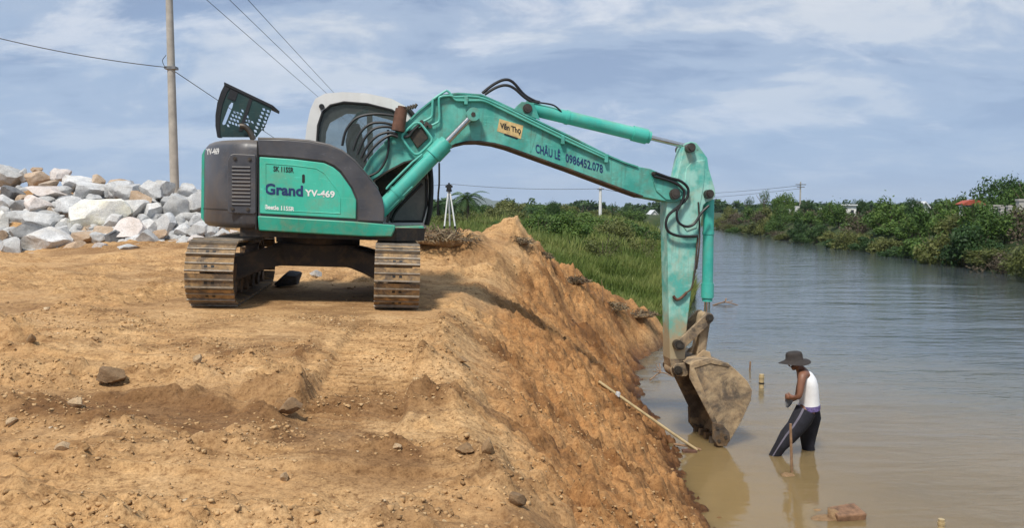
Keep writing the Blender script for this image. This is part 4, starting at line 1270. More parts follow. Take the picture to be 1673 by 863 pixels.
ROCKS = [(15, 290, 40, 32, 'grey'), (4, 277, 14, 10, 'tan'), (55, 291, 38, 29, 'tan'), (58, 278, 16, 9, 'tan'), (93, 287, 28, 20, 'pink'), (37, 289, 14, 24, 'grey'), (77, 303, 28, 14, 'tan'),
         (122, 299, 58, 20, 'pale'), (160, 295, 20, 18, 'tan'), (144, 312, 54, 27, 'pale'), (166, 309, 14, 13, 'pale'), (81, 316, 68, 22, 'pink'), (19, 318, 34, 24, 'dark'), (34, 323, 24, 14, 'tan'),
         (52, 336, 42, 28, 'pink'), (71, 328, 24, 24, 'pale'), (108, 337, 54, 32, 'pale'), (6, 331, 26, 22, 'pale'), (6, 348, 22, 22, 'pale'), (27, 337, 24, 19, 'grey'), (65, 359, 58, 36, 'grey'), (23, 355, 34, 26, 'grey'),
         (3, 362, 18, 30, 'yellow'), (143, 357, 112, 54, 'yellow'), (36, 380, 56, 28, 'grey'), (4, 383, 14, 14, 'tan'), (75, 398, 90, 46, 'pale'), (13, 409, 46, 42, 'grey'), (25, 425, 28, 14, 'pale'), (51, 421, 24, 16, 'pink'),
         (117, 410, 40, 29, 'tan'), (125, 424, 38, 20, 'grey'), (71, 423, 22, 11, 'pale'), (134, 390, 44, 22, 'tan'), (160, 390, 30, 24, 'grey'), (158, 414, 24, 30, 'pink'), (173, 415, 24, 26, 'dark'), (150, 325, 22, 13, 'grey'),
         (178, 311, 20, 18, 'pale'), (205, 381, 50, 44, 'pink'), (201, 413, 48, 30, 'pale'), (242, 370, 33, 21, 'pale'), (205, 345, 54, 31, 'pale'), (248, 345, 35, 28, 'pale'), (225, 328, 33, 25, 'tan'), (210, 316, 44, 26, 'pale'),
         (243, 314, 42, 32, 'pale'), (266, 310, 33, 26, 'pale'), (284, 341, 44, 50, 'grey'), (269, 366, 34, 32, 'pale'), (295, 377, 25, 23, 'pale'), (314, 335, 32, 40, 'pale'), (299, 312, 33, 22, 'pale'), (319, 362, 27, 19, 'pale'),
         (326, 377, 40, 25, 'pale'), (242, 393, 32, 29, 'grey'), (258, 384, 23, 15, 'tan'), (228, 405, 17, 11, 'pale'), (318, 391, 35, 15, 'pink'), (191, 310, 38, 24, 'pale'), (197, 299, 32, 12, 'tan'), (180, 389, 24, 23, 'dark'),
         (344, 379, 15, 22, 'grey'), (362, 382, 24, 16, 'pale'), (384, 384, 22, 14, 'pink'), (186, 363, 26, 26, 'grey'), (98, 380, 30, 20, 'grey'), (272, 330, 20, 16, 'grey'), (232, 358, 22, 14, 'grey'), (100, 312, 22, 14, 'grey')]
rows = {}
for i, (px, py, w_, h_, k) in enumerate(ROCKS):
    rw = 'top row' if py <= 300 else 'upper row' if py <= 332 else 'middle row' if py <= 364 else 'lower row' if py <= 394 else 'bottom row'
    rows.setdefault(rw, []).append((px, i))
rock_label = {}
words = {'pale': 'pale white', 'grey': 'grey', 'tan': 'tan brown', 'pink': 'pinkish', 'yellow': 'yellow-stained white', 'dark': 'dark grey'}
for rw, lst in rows.items():
    lst.sort(reverse=True)
    for q, (px, i) in enumerate(lst):
        size = 'large' if ROCKS[i][2] * ROCKS[i][3] > 1500 else 'small' if ROCKS[i][2] * ROCKS[i][3] < 420 else 'medium'
        rock_label[i] = f'{size} {words[ROCKS[i][4]]} boulder, {ORD[q]} from the excavator along the heap\'s {rw}'
for i, (px, py, w_, h_, k) in enumerate(ROCKS):
    Yd = 15.3 + (425 - py) / 140 * 4.3
    c = at(px, py, Yd)
    s_ = Yd / FPX
    rr = random.Random(100 + i)
    hx, hz_ = w_ * s_ * 0.60, h_ * s_ * 0.62
    hy = min(hx, 0.75) * rr.uniform(0.8, 1.0)
    c.y += hy * 0.35
    o = rock_obj('boulder', k, c, (hx, hy, hz_), (rr.uniform(-.12, .12), rr.uniform(-.22, .22), rr.uniform(-.25, .25)), 1000 + i * 3)
    tag(o, rock_label[i], 'boulder', 'boulders in the rock heap')
rr = random.Random(55)
wedged = []
for i in range(80):
    t_ = rr.random()
    Yd = 15.6 + 3.2 * t_
    py = 425 - 140 * (Yd - 15.3) / 4.3
    px = rr.uniform(-40, 345)
    if px < 130: Yd += rr.uniform(0, 0.9); py = 425 - 140 * (Yd - 15.3) / 4.3
    c = at(px, py, Yd); c.y += 0.40; c.z -= 0.16
    h_ = rr.uniform(0.16, 0.34)
    kk = rr.choice(['pale', 'grey', 'grey', 'tan', 'pale'])
    o = rock_obj('boulder', kk, c, (h_ * 1.25, h_, h_ * 0.85), (rr.uniform(-.5, .5), rr.uniform(-.5, .5), rr.uniform(0, 6)), 3000 + i * 3, ICO2)
    wedged.append((px, kk, o))
wedged.sort(key=lambda e: -e[0])
nth = {}
for px, kk, o in wedged:
    q = nth.get(kk, 0); nth[kk] = q + 1
    tag(o, f'small {words[kk]} boulder wedged in the heap, {ORD[q]} of its colour from the excavator', 'boulder', 'boulders wedged in the gaps of the heap')

rs_c = np.random.RandomState(404)
VV, FF, off = [], [], 0
for i in range(560):
    t_ = rs_c.rand(); Yd = 15.7 + 3.3 * t_
    px = rs_c.uniform(-30, 345); py = 425 - 140 * (Yd - 15.3) / 4.3
    c = at(px, py, Yd); c.y += 0.22 + 0.2 * rs_c.rand(); c.z -= 0.05
    v, f = rock_verts(9000 + i % 20, ICO1S, 10, 0.05)
    h_ = rs_c.uniform(0.05, 0.15); a_ = rs_c.uniform(0, 6.28)
    v = v * np.array([h_ * 1.3, h_, h_ * 0.9]); v = np.stack([v[:, 0] * math.cos(a_) - v[:, 1] * math.sin(a_), v[:, 0] * math.sin(a_) + v[:, 1] * math.cos(a_), v[:, 2]], -1) + np.array(c)
    VV.append(v); FF.append(f + off); off += len(v)
o = np_mesh('rock_chips', np.concatenate(VV), np.concatenate(FF), RM['grey'])
tag(o, 'small broken stone chips filling the gaps of the boulder heap', 'stone chips', kind='stuff')

# single stones and clods lying on the fill
def on_ground(px, py, wpx, hpx, kind, label, cat, name, seed, ico=ICO2, level=None, sink=0.30):
    p = hit(px, py + hpx * 0.5, level=level)
    s_ = p.y / FPX
    hx, hz_ = wpx * s_ / 2 * 1.05, hpx * s_ / 2 * 1.15
    o = rock_obj(name, kind, (p.x, p.y + hx * 0.4, p.z + hz_ * (1 - sink)), (hx, hx * 0.8, hz_), (0, rnd.uniform(-.2, .2), rnd.uniform(0, 6.28)), seed, ico)
    return tag(o, label, cat)
on_ground(471, 455, 52, 26, 'dark', 'dark slate block lying on the ground between the excavator tracks', 'stone', 'stone', 11)
on_ground(517, 447, 24, 14, 'pale', 'small white stone on the ground behind the dark block under the excavator', 'stone', 'stone', 12)
on_ground(48, 558, 20, 16, 'clod', 'round brown clod standing alone on the smooth sand at the photo\'s edge', 'clod', 'earth_clod', 13)
on_ground(181, 616, 52, 30, 'brown', 'largest flat brown clod on the sand left of the track print', 'clod', 'earth_clod', 14)
on_ground(122, 657, 28, 18, 'sandstone', 'pale tan stone on the dark moist soil patch', 'stone', 'stone', 15)
on_ground(471, 666, 44, 28, 'brown', 'brown lump of earth at the foot of the track print', 'clod', 'earth_clod', 16)
on_ground(797, 730, 30, 28, 'clod', 'squarish brown clod at the top of the bank slope', 'clod', 'earth_clod', 17)
on_ground(14, 694, 26, 14, 'sandstone', 'flat tan stone at the photo\'s edge beyond the moist soil', 'stone', 'stone', 18)
on_ground(155, 556, 12, 9, 'clod', 'small clod right of the round brown clod on the sand', 'clod', 'earth_clod', 19)
on_ground(463, 780, 20, 15, 'sandstone', 'pale squarish stone on the sand near the photo\'s lower edge', 'stone', 'stone', 20)
on_ground(845, 820, 34, 24, 'brown', 'dark hollow-sided clod at the brink of the slope, lowest in the photo', 'clod', 'earth_clod', 21)
on_ground(98, 732, 32, 14, 'sandstone', 'pale flat stone half sunk below the moist soil patch', 'stone', 'stone', 22)
on_ground(323, 588, 18, 14, 'sandstone', 'pale broken stone on the sand in front of the near track', 'stone', 'stone', 23)
on_ground(755, 590, 22, 12, 'clod', 'flat clod on the slope\'s brink below the far track', 'clod', 'earth_clod', 24)
on_ground(760, 740, 34, 20, 'clod', 'cracked clod beside the squarish brown clod on the slope', 'clod', 'earth_clod', 25)
on_ground(1010, 645, 12, 9, 'pale', 'small pale stone on the slope above the bamboo pole', 'stone', 'stone', 26)
on_ground(650, 735, 18, 10, 'sandstone', 'small pale stone on the sand below the track print', 'stone', 'stone', 27)

# crumbs of soil, too many to count
rs = np.random.RandomState(5)
NC = 34000
cxs = np.concatenate([rs.uniform(-4.8, 2.0, NC), rs.uniform(-5.5, 2.6, 4200)])
cys = np.concatenate([2.6 + 5.6 * rs.rand(NC) ** 1.3, rs.uniform(8, 19, 4200)])
dens = sstep(-0.15, 0.5, fbm(cxs, cys, 0.9, 3, 201)) * 0.8 + 0.08 + 0.8 * bands(cxs, cys)[0]
keep = rs.rand(len(cxs)) < dens
cxs, cys = cxs[keep], cys[keep]
zz, isf_, slp_, _h = terrain(cxs, cys)
k2 = (isf_ > 0.9) & (zz > 0.03)
cxs, cys, zz = cxs[k2], cys[k2], zz[k2]
n = len(cxs)
size = 0.0035 + 0.0085 * rs.rand(n) ** 3.0 + (rs.rand(n) < 0.006) * rs.rand(n) * 0.016
size *= np.where(cys > 8, 1.5, 1.0)
_bm = bmesh.new(); bmesh.ops.create_cube(_bm, size=1.6); bmesh.ops.triangulate(_bm, faces=_bm.faces)
bv = np.array([tuple(q.co) for q in _bm.verts]); bf = np.array([[q.index for q in f_.verts] for f_ in _bm.faces]); _bm.free()
V = np.empty((n, len(bv), 3))
for q in range(12):
    vv = bv + rs.uniform(-0.55, 0.55, bv.shape)
    idx = np.arange(q, n, 12)
    an = rs.uniform(0, 6.28, len(idx)); ca, sa = np.cos(an)[:, None], np.sin(an)[:, None]
    sx = size[idx][:, None] * rs.uniform(0.8, 1.4, (len(idx), 1)); sz = size[idx][:, None] * rs.uniform(0.6, 1.0, (len(idx), 1)); sy = size[idx][:, None]
    X, Y, Z = vv[None, :, 0] * sx, vv[None, :, 1] * sy, vv[None, :, 2] * sz
    V[idx, :, 0] = X * ca - Y * sa + cxs[idx][:, None]; V[idx, :, 1] = X * sa + Y * ca + cys[idx][:, None]; V[idx, :, 2] = Z + zz[idx][:, None] + sz * 0.05
F = (bf[None] + (np.arange(n) * len(bv))[:, None, None]).reshape(-1, 3)
tint = np.repeat(rs.rand(n), len(bv))
cm, t, b = new_mat('soil_crumb')
ct = ramp(t, attr(t, 'tint'), [(0.0, (0.24, 0.14, 0.06)), (0.35, (0.42, 0.255, 0.115)), (0.85, (0.54, 0.345, 0.165)), (0.985, (0.52, 0.36, 0.19)), (1.0, (0.6, 0.5, 0.36))], 'LINEAR')
LK(t, ct, b.inputs['Base Color']); b.inputs['Roughness'].default_value = 0.95
bump(t, b, tnoise(t, 60, 5), 0.5, 0.01)
cr = np_mesh('soil_crumbs', V.reshape(-1, 3), F, cm, None, {'tint': tint})
tag(cr, 'loose brown soil crumbs scattered over the earth fill and its slope', 'soil crumbs', kind='stuff')

# ------------------------------------------------------------------ foliage
def leaf_mat(name, lo, mid, hi, trans=0.25):
    m, t, b = new_mat(name)
    o = t.nodes['Material Output']
    oi = N(t, 'ShaderNodeObjectInfo')
    f = math_n(t, 'ADD', math_n(t, 'MULTIPLY', attr(t, 'tint'), 0.75), math_n(t, 'MULTIPLY', oi.outputs['Random'], 0.25))
    c = ramp(t, f, [(0.05, lo), (0.5, mid), (0.95, hi)], 'LINEAR')
    LK(t, c, b.inputs['Base Color']); b.inputs['Roughness'].default_value = 0.6
    b.inputs['Specular IOR Level'].default_value = 0.3
    tl = N(t, 'ShaderNodeBsdfTranslucent'); LK(t, c, tl.inputs[0])
    mx = N(t, 'ShaderNodeMixShader'); mx.inputs[0].default_value = trans
    LK(t, b.outputs[0], mx.inputs[1]); LK(t, tl.outputs[0], mx.inputs[2]); LK(t, mx.outputs[0], o.inputs['Surface'])
    return m
FM = {
    'green': leaf_mat('shrub_green', (0.026, 0.060, 0.012), (0.070, 0.135, 0.024), (0.16, 0.235, 0.050)),
    'dark': leaf_mat('shrub_dark_green', (0.016, 0.040, 0.012), (0.038, 0.085, 0.022), (0.09, 0.15, 0.045)),
    'olive': leaf_mat('shrub_olive', (0.06, 0.075, 0.018), (0.13, 0.15, 0.04), (0.24, 0.24, 0.08)),
    'dry': leaf_mat('dry_scrub', (0.055, 0.042, 0.026), (0.12, 0.095, 0.06), (0.22, 0.18, 0.12)),
    'grass': leaf_mat('bank_grass', (0.058, 0.100, 0.018), (0.15, 0.205, 0.044), (0.33, 0.33, 0.11), 0.3),
    'straw': leaf_mat('dry_straw', (0.08, 0.055, 0.034), (0.17, 0.125, 0.075), (0.34, 0.26, 0.15), 0.1),
}
M['bark'] = plain('grey_brown_bark', (0.10, 0.075, 0.052), 0.9, var=0.4, scale=8, bmp=0.4)
def leaf_cloud(seed, n, blobs, leaf, flat=0.6, gap=0.35, thin=0.45):
    """leaf faces spread through lumpy clumps; unit crown: x, y in -1..1, z 0..1"""
    rs = np.random.RandomState(seed)
    c = []
    for _ in range(blobs):
        a, r = rs.uniform(0, 2 * np.pi), rs.rand() ** 0.6 * 0.72
        z = 0.16 + 0.66 * rs.rand() * (1 - 0.5 * r * r)
        c.append((r * np.cos(a), r * np.sin(a), z, rs.uniform(0.18, 0.36)))
    c = np.array(c)
    w_ = c[:, 3] ** 2; w_ /= w_.sum()
    ib = rs.choice(blobs, n, p=w_)
    d = rs.normal(size=(n, 3)); d /= np.linalg.norm(d, axis=1, keepdims=True)
    rad = rs.rand(n) ** gap
    P = c[ib, :3] + d * (c[ib, 3] * rad)[:, None] * np.array([1, 1, 0.8])
    P += rs.normal(size=(n, 3)) * 0.025
    # stray sprigs
    st_ = rs.rand(n) < 0.06
    P[st_] += d[st_] * rs.uniform(0.05, 0.16, (st_.sum(), 1))
    P[:, 2] = np.maximum(P[:, 2], 0.0)
    nrm = d * 0.8 + rs.normal(size=(n, 3)) * 0.7 + np.array([0, 0, 0.5]); nrm /= np.linalg.norm(nrm, axis=1, keepdims=True)
    tx = np.cross(nrm, rs.normal(size=(n, 3))); tx /= np.linalg.norm(tx, axis=1, keepdims=True); ty = np.cross(nrm, tx)
    s = leaf * rs.uniform(0.6, 1.4, (n, 1))
    V = np.stack([P - tx * s, P + ty * s * thin, P + tx * s, P - ty * s * thin], 1).reshape(-1, 3)
    F = np.arange(4 * n).reshape(-1, 4)
    # clump tone (leaf age) plus leaf-to-leaf spread
    tone = rs.rand(blobs)[ib] * 0.45 + rs.rand(n) * 0.55
    return V, F, np.repeat(tone, 4)
PROTO = {}
for nm, args in {'shrub_a': (1, 3200, 15, 0.055), 'shrub_b': (2, 3200, 20, 0.05), 'shrub_c': (3, 2600, 11, 0.06), 'shrub_d': (4, 3400, 24, 0.045), 'sparse': (5, 1300, 12, 0.045), 'tree_a': (6, 4200, 22, 0.045), 'tree_b': (7, 3400, 16, 0.05)}.items():
    V, F, T = leaf_cloud(*args)
    o = np_mesh('foliage', V, F, FM['green'], None, {'tint': T})
    PROTO[nm] = {}
    for k, mt in FM.items():
        me = o.data.copy(); me.materials.clear(); me.materials.append(mt); PROTO[nm][k] = me
    bpy.data.objects.remove(o)
# bare twigs through a shrub; a short trunk with limbs for a tree
def stems_mesh(seed, tree):
    rs = random.Random(seed); m = MB()
    if tree:
        m.tube([(0, 0, -0.1), (0.01, 0.01, 0.3), (-0.01, 0.0, 0.65)], 0.035, 7, sub=3, taper=0.6)
        for q in range(7):
            a = q * 2.4; z = 0.28 + 0.05 * q; r = rs.uniform(0.25, 0.5)
            m.tube([(0, 0, z), (r * 0.5 * math.cos(a), r * 0.5 * math.sin(a), z + 0.12), (r * math.cos(a), r * math.sin(a), z + 0.3)], 0.018, 5, sub=3, taper=0.3)
    else:
        for q in range(9):
            a = q * 2.4 + rs.random(); r = rs.uniform(0.2, 0.7)
            m.tube([(0.1 * math.cos(a), 0.1 * math.sin(a), -0.1), (r * 0.5 * math.cos(a), r * 0.5 * math.sin(a), 0.35), (r * math.cos(a), r * math.sin(a), rs.uniform(0.6, 0.95))], 0.014, 5, sub=3, taper=0.3)
    o = m.build('stem', M['bark']); me = o.data; bpy.data.objects.remove(o); return me
STEM, TRUNK = stems_mesh(1, False), stems_mesh(2, True)
def plant(name, loc, half_w, height, proto, kind, label, cat, group=None, rot=None, tree=False, lift=0.0):
    root = empty(name, loc)
    root.rotation_euler = (0, 0, rnd.uniform(0, 6.28) if rot is None else rot)
    f = bpy.data.objects.new('crown' if tree else 'foliage', PROTO[proto][kind]); col.objects.link(f); f.parent = root
    f.scale = (half_w, half_w, height * (1 - lift)); f.location = (0, 0, height * lift)
    s_ = bpy.data.objects.new('trunk' if tree else 'stem', TRUNK if tree else STEM); col.objects.link(s_); s_.parent = root
    s_.scale = (half_w if not tree else height * 0.5, half_w if not tree else height * 0.5, height)
    tag(root, label, cat, group)
    return root
def tz(x, y):
    return float(terrain(np.array([x]), np.array([y]))[0][0])

# scrub along the far bank, built shrub by shrub from the near end upstream
rr = random.Random(21)
spots = []
y = 35.5
while y < 150:
    xr = float(ip(FAR, y))
    spots.append(('waterline', xr + 0.15 + rr.uniform(-0.4, 0.4), y + rr.uniform(-.5, .5)))
    y += 2.3 + (y - 35) * 0.035
y = 37.0
while y < 150:
    xr = float(ip(FAR, y))
    spots.append(('mid-bank', xr + 2.6 + rr.uniform(-0.6, 0.8), y + rr.uniform(-.8, .8)))
    y += 2.7 + (y - 35) * 0.04
y = 39.0
while y < 150:
    xr = float(ip(FAR, y))
    spots.append(('bank-top', xr + 5.4 + rr.uniform(-1.0, 1.4), y + rr.uniform(-1, 1)))
    y += 3.3 + (y - 35) * 0.05
cnt = {}
for row, x, y in spots:
    q = cnt.get(row, 0); cnt[row] = q + 1
    px = 836.5 + x / y * FPX
    z = max(tz(x, y), -0.05)
    if row == 'waterline':
        hw, h = rr.uniform(1.4, 2.3), rr.choice([rr.uniform(0.9, 1.5), rr.uniform(1.6, 2.4)])
        kind = 'olive' if q in (0, 1) else 'dry' if q in (2,) else rr.choice(['dark', 'green', 'green', 'olive'])
        if 1155 < px < 1290: kind = rr.choice(['olive', 'dry', 'olive', 'green'])
    elif row == 'mid-bank':
        hw, h = rr.uniform(1.6, 2.6), rr.choice([rr.uniform(1.1, 1.7), rr.uniform(1.9, 2.9)])
        kind = 'dry' if q in (0, 1) else rr.choice(['green', 'green', 'olive', 'green', 'dry'])
        if 1155 < px < 1300: kind = rr.choice(['olive', 'green', 'dry'])
    else:
        hw, h = rr.uniform(1.5, 2.4), rr.uniform(1.0, 2.1)
        kind = 'dry' if q in (0,) else rr.choice(['green', 'green', 'olive', 'dark'])
    word = {'green': 'leafy green', 'dark': 'dark green', 'olive': 'yellow-olive', 'dry': 'brown leafless'}[kind]
    pr = rr.choice(['shrub_a', 'shrub_b', 'shrub_c', 'shrub_d']) if kind != 'dry' else 'sparse'
    plant('shrub', (x, y, z - 0.08), hw, h, pr, kind, f'{word} shrub on the far bank, {ORD[q]} upstream in the {row} line', 'shrub', 'scrub along the far bank')
# trees standing on the far bank
def tree_px(px, ytop, Y, wpx, proto, kind, label, lift=0.12, zb=None, name='tree'):
    topp = at(px, ytop, Y)
    z0 = tz(topp.x, Y) if zb is None else zb
    return plant(name, (topp.x, Y, z0 - 0.1), wpx * Y / FPX / 2, topp.z - z0 + 0.1, proto, kind, label, 'tree', None, None, True, lift)
tree_px(1645, 284, 62, 118, 'tree_a', 'dark', 'tallest dark tree on the far bank above the grave posts')
tree_px(1676, 288, 58, 100, 'tree_b', 'green', 'tall green tree at the photo\'s edge beside the tallest dark tree')
tree_px(1552, 310, 66, 80, 'tree_b', 'green', 'feathery green tree next to the red-roofed gate', 0.1)
tree_px(1492, 321, 80, 40, 'tree_a', 'dark', 'small dark tree before the white gabled roof', 0.1)
tree_px(1405, 324, 105, 36, 'tree_a', 'dark', 'dark tree rising behind the white hut', 0.15)
tree_px(1350, 330, 115, 26, 'tree_b', 'dark', 'low dark tree between the white hut and the leaning grave post', 0.1)
tree_px(1282, 312, 116, 46, 'tree_a', 'green', 'broad green tree beneath the far utility pole', 0.05)
tree_px(1249, 306, 118, 22, 'sparse', 'green', 'thin tall sapling above the far bank scrub', 0.3)
tree_px(1222, 318, 130, 26, 'sparse', 'dark', 'sparse grey-leaved sapling nearest the excavator arm on the far bank', 0.2)
tree_px(1316, 322, 125, 34, 'tree_b', 'dark', 'dark round tree just upstream of the far utility pole', 0.05)
tree_px(1445, 330, 120, 30, 'tree_b', 'dark', 'slender dark tree right of the white hut', 0.1)

# near bank: scrub beyond the grass
left = [(905, 326, 66, 30, 'tree_a', 'dark', 'small dark tree standing above the near bank scrub under the boom'),
        (1028, 330, 150, 22, 'tree_b', 'dark', 'round distant tree just left of the excavator arm'),
        (1003, 328, 120, 14, 'sparse', 'dark', 'thin bare-stemmed tree beside the white concrete pole'),
        (1013, 336, 140, 12, 'sparse', 'green', 'wispy sapling left of the round distant tree'),
        (936, 334, 90, 24, 'tree_b', 'green', 'low green tree left of the white concrete pole')]
for px, yt, Y, wp, pr, kd, lb in left:
    tree_px(px, yt, Y, wp, pr, kd, lb, 0.12)
rr = random.Random(31)
q = 0
for Yb, x0, x1, h0, h1 in ((58, 690, 1010, 0.7, 1.5), (85, 700, 1040, 1.2, 2.1), (135, 740, 1055, 1.8, 3.2)):
    px = x0; q = 0
    while px < x1:
        Y = Yb + rr.uniform(-4, 4)
        p = at(px, 350, Y); h = rr.uniform(h0, h1); hw = rr.uniform(1.6, 2.6) * Yb / 70
        plant('shrub', (p.x, Y, tz(p.x, Y) - 0.1), hw, h, rr.choice(['shrub_a', 'shrub_b', 'shrub_c', 'shrub_d']), rr.choice(['green', 'olive', 'green', 'olive']),
              f'bushy shrub beyond the grass, {ORD[q]} from the cab in the {"nearest" if Yb == 58 else "second" if Yb == 85 else "farthest"} hedge line', 'shrub', 'scrub beyond the near bank grass')
        px += hw * 1.25 * FPX / Yb; q += 1
near_b = [(985, 372, 34, 1.2, 1.3, 'sparse', 'olive', 'thin olive bush with bare twigs standing in the bank grass'), (1050, 372, 40, 1.1, 1.5, 'sparse', 'olive', 'twiggy bush at the water\'s edge left of the arm'),
          (930, 352, 40, 1.6, 1.5, 'shrub_b', 'green', 'leafy green bush in the grass right of the spoil mound'), (1000, 358, 50, 2.0, 1.7, 'shrub_d', 'olive', 'broad olive bush in the grass beneath the boom tip'),
          (880, 350, 44, 1.4, 1.4, 'shrub_c', 'green', 'low green bush just behind the spoil mound\'s peak'), (1040, 362, 62, 2.0, 1.7, 'shrub_a', 'green', 'rounded green bush where the grass meets the river')]
for px, yt, Y, hw, h, pr, kd, lb in near_b:
    p = at(px, yt, Y)
    plant('bush', (p.x, Y, tz(p.x, Y) - 0.05), hw, h, pr, kd, lb, 'bush')
# the farthest wooded skyline
rs = np.random.RandomState(77)
VV, FF, TT, off = [], [], [], 0
for q in range(170):
    Y = rs.uniform(230, 420); px = rs.uniform(-300, 2000)
    x = (px - 836.5) / FPX * Y
    V, F, T = leaf_cloud(500 + q % 6, 420, 9, 0.11)
    hw, h = rs.uniform(4, 9), rs.uniform(3.0, 6.5)
    V = V * np.array([hw, hw, h]) + np.array([x, Y, 2.0]); VV.append(V); FF.append(F + off); TT.append(T); off += len(V)
fw = np_mesh('distant_wood', np.concatenate(VV), np.concatenate(FF), FM['dark'], None, {'tint': np.concatenate(TT)})
tag(fw, 'low distant wood along the horizon beyond the river bend', 'wood', kind='stuff')

# coconut palms
M['frond'] = FM['dark']
def palm(px, ytop, Y, r, label, h_lean=0.3, nf=22):
    topp = at(px, ytop + r * FPX / Y * 0.55, Y)
    z0 = tz(topp.x, Y)
    root = empty('palm_tree', (topp.x, Y, z0)); h = max(topp.z - z0, 1.0)
    m = MB(); m.tube([(0, 0, -0.1), (h_lean * 0.3, 0, h * 0.5), (0, 0, h)], 0.13, 8, taper=0.7); m.build('trunk', M['bark'], root)
    rs_ = random.Random(int(px)); V, F, T = [], [], []
    for q in range(nf):
        a = q * 2.399; up = 0.95 - 1.15 * (q / nf)
        P = []
        for k in range(13):
            s_ = k / 12
            P.append(Vector((math.cos(a) * r * s_ * (0.85 + 0.15 * up), math.sin(a) * r * s_ * (0.85 + 0.15 * up), h + r * (up * s_ - 0.75 * s_ * s_))))
        side = Vector((-math.sin(a), math.cos(a), 0)); tone = rs_.random()
        for k in range(1, 13):
            p = P[k]; tdir = (P[k] - P[k - 1]).normalized(); ll = r * 0.26 * math.sin(math.pi * (0.12 + 0.85 * k / 12)) + 0.05
            for sg in (-1, 1):
                e = p + side * (sg * ll * 0.8) + tdir * ll * 0.55 - Vector((0, 0, ll * 0.35))
                o_ = len(V); wd = tdir * (0.04 * r)
                V += [p - wd, p + wd, e]; F.append((o_, o_ + 1, o_ + 2)); T += [tone] * 3
    np_mesh('crown', np.array([tuple(v) for v in V]), np.array(F), FM['dark'], root, {'tint': np.array(T)})
    tag(root, label, 'palm tree')
palm(763, 303, 72, 2.0, 'bushy coconut palm behind the survey tripod')
palm(716, 318, 74, 1.9, 'coconut palm half hidden behind the cab front, left of the tripod')
palm(742, 322, 76, 1.6, 'short palm directly behind the survey tripod legs')
palm(868, 332, 64, 1.0, 'small banana-like palm just right of the spoil mound peak', nf=12)

# grass on the near bank
rs = np.random.RandomState(9)
def blades(n, xlo, xhi, ylo, yhi, hlo, hhi, seed, power=1.0):
    rs = np.random.RandomState(seed)
    y = ylo + (yhi - ylo) * rs.rand(n) ** power
    xsho = ip(SHORE, y)
    x = xsho - (xsho - xlo) * rs.rand(n) ** 1.2 + 0.25
    z, f, s_, h_ = terrain(x, y)
    k = (f < 0.25) & (z > -0.12) & (~h_)
    x, y, z = x[k], y[k], z[k]; n = len(x)
    # tufts
    tuft = 0.55 + 0.75 * sstep(-0.4, 0.5, fbm(x, y, 0.45, 3, 301))
    h = rs.uniform(hlo, hhi, n) * tuft * (0.55 + 0.45 * sstep(20, 30, y) + 0.25 * sstep(1.2, 0.0, ip(SHORE, y) - x))
    a = rs.uniform(0, 6.28, n); w_ = (0.006 + 0.00045 * y) * rs.uniform(0.7, 1.3, n)
    lean = rs.uniform(0.1, 0.55, n) * h; b_ = rs.uniform(0, 6.28, n)
    dx, dy = np.cos(a) * w_, np.sin(a) * w_
    lx, ly = np.cos(b_) * lean, np.sin(b_) * lean
    P = np.empty((n, 5, 3))
    P[:, 0] = np.stack([x - dx, y - dy, z - 0.03], -1); P[:, 1] = np.stack([x + dx, y + dy, z - 0.03], -1)
    P[:, 2] = np.stack([x + dx * .8 + lx * .35, y + dy * .8 + ly * .35, z + h * .6], -1); P[:, 3] = np.stack([x - dx * .8 + lx * .35, y - dy * .8 + ly * .35, z + h * .6], -1)
    P[:, 4] = np.stack([x + lx, y + ly, z + h], -1)
    o_ = (np.arange(n) * 5)[:, None]
    F = np.concatenate([o_ + np.array([[0, 1, 2]]), o_ + np.array([[0, 2, 3]]), o_ + np.array([[3, 2, 4]])])
    tone = np.clip(0.15 + 0.5 * sstep(-0.6, 0.6, fbm(x, y, 0.3, 3, 311)) + rs.uniform(-0.15, 0.3, n), 0, 1)
    return P.reshape(-1, 3), F, np.repeat(tone, 5)
parts = [blades(80000, -1.5, 0, 15.5, 34, 0.25, 0.62, 1), blades(60000, -14, 0, 24, 75, 0.28, 0.6, 2), blades(22000, -30, 0, 60, 150, 0.5, 1.0, 3)]
VV, FF, TT, off = [], [], [], 0
for V, F, T in parts:
    VV.append(V); FF.append(F + off); TT.append(T); off += len(V)
gr = np_mesh('bank_grass', np.concatenate(VV), np.concatenate(FF), FM['grass'], None, {'tint': np.concatenate(TT)})
tag(gr, 'tall green grass covering the natural bank beyond the earth fill', 'grass', kind='stuff')

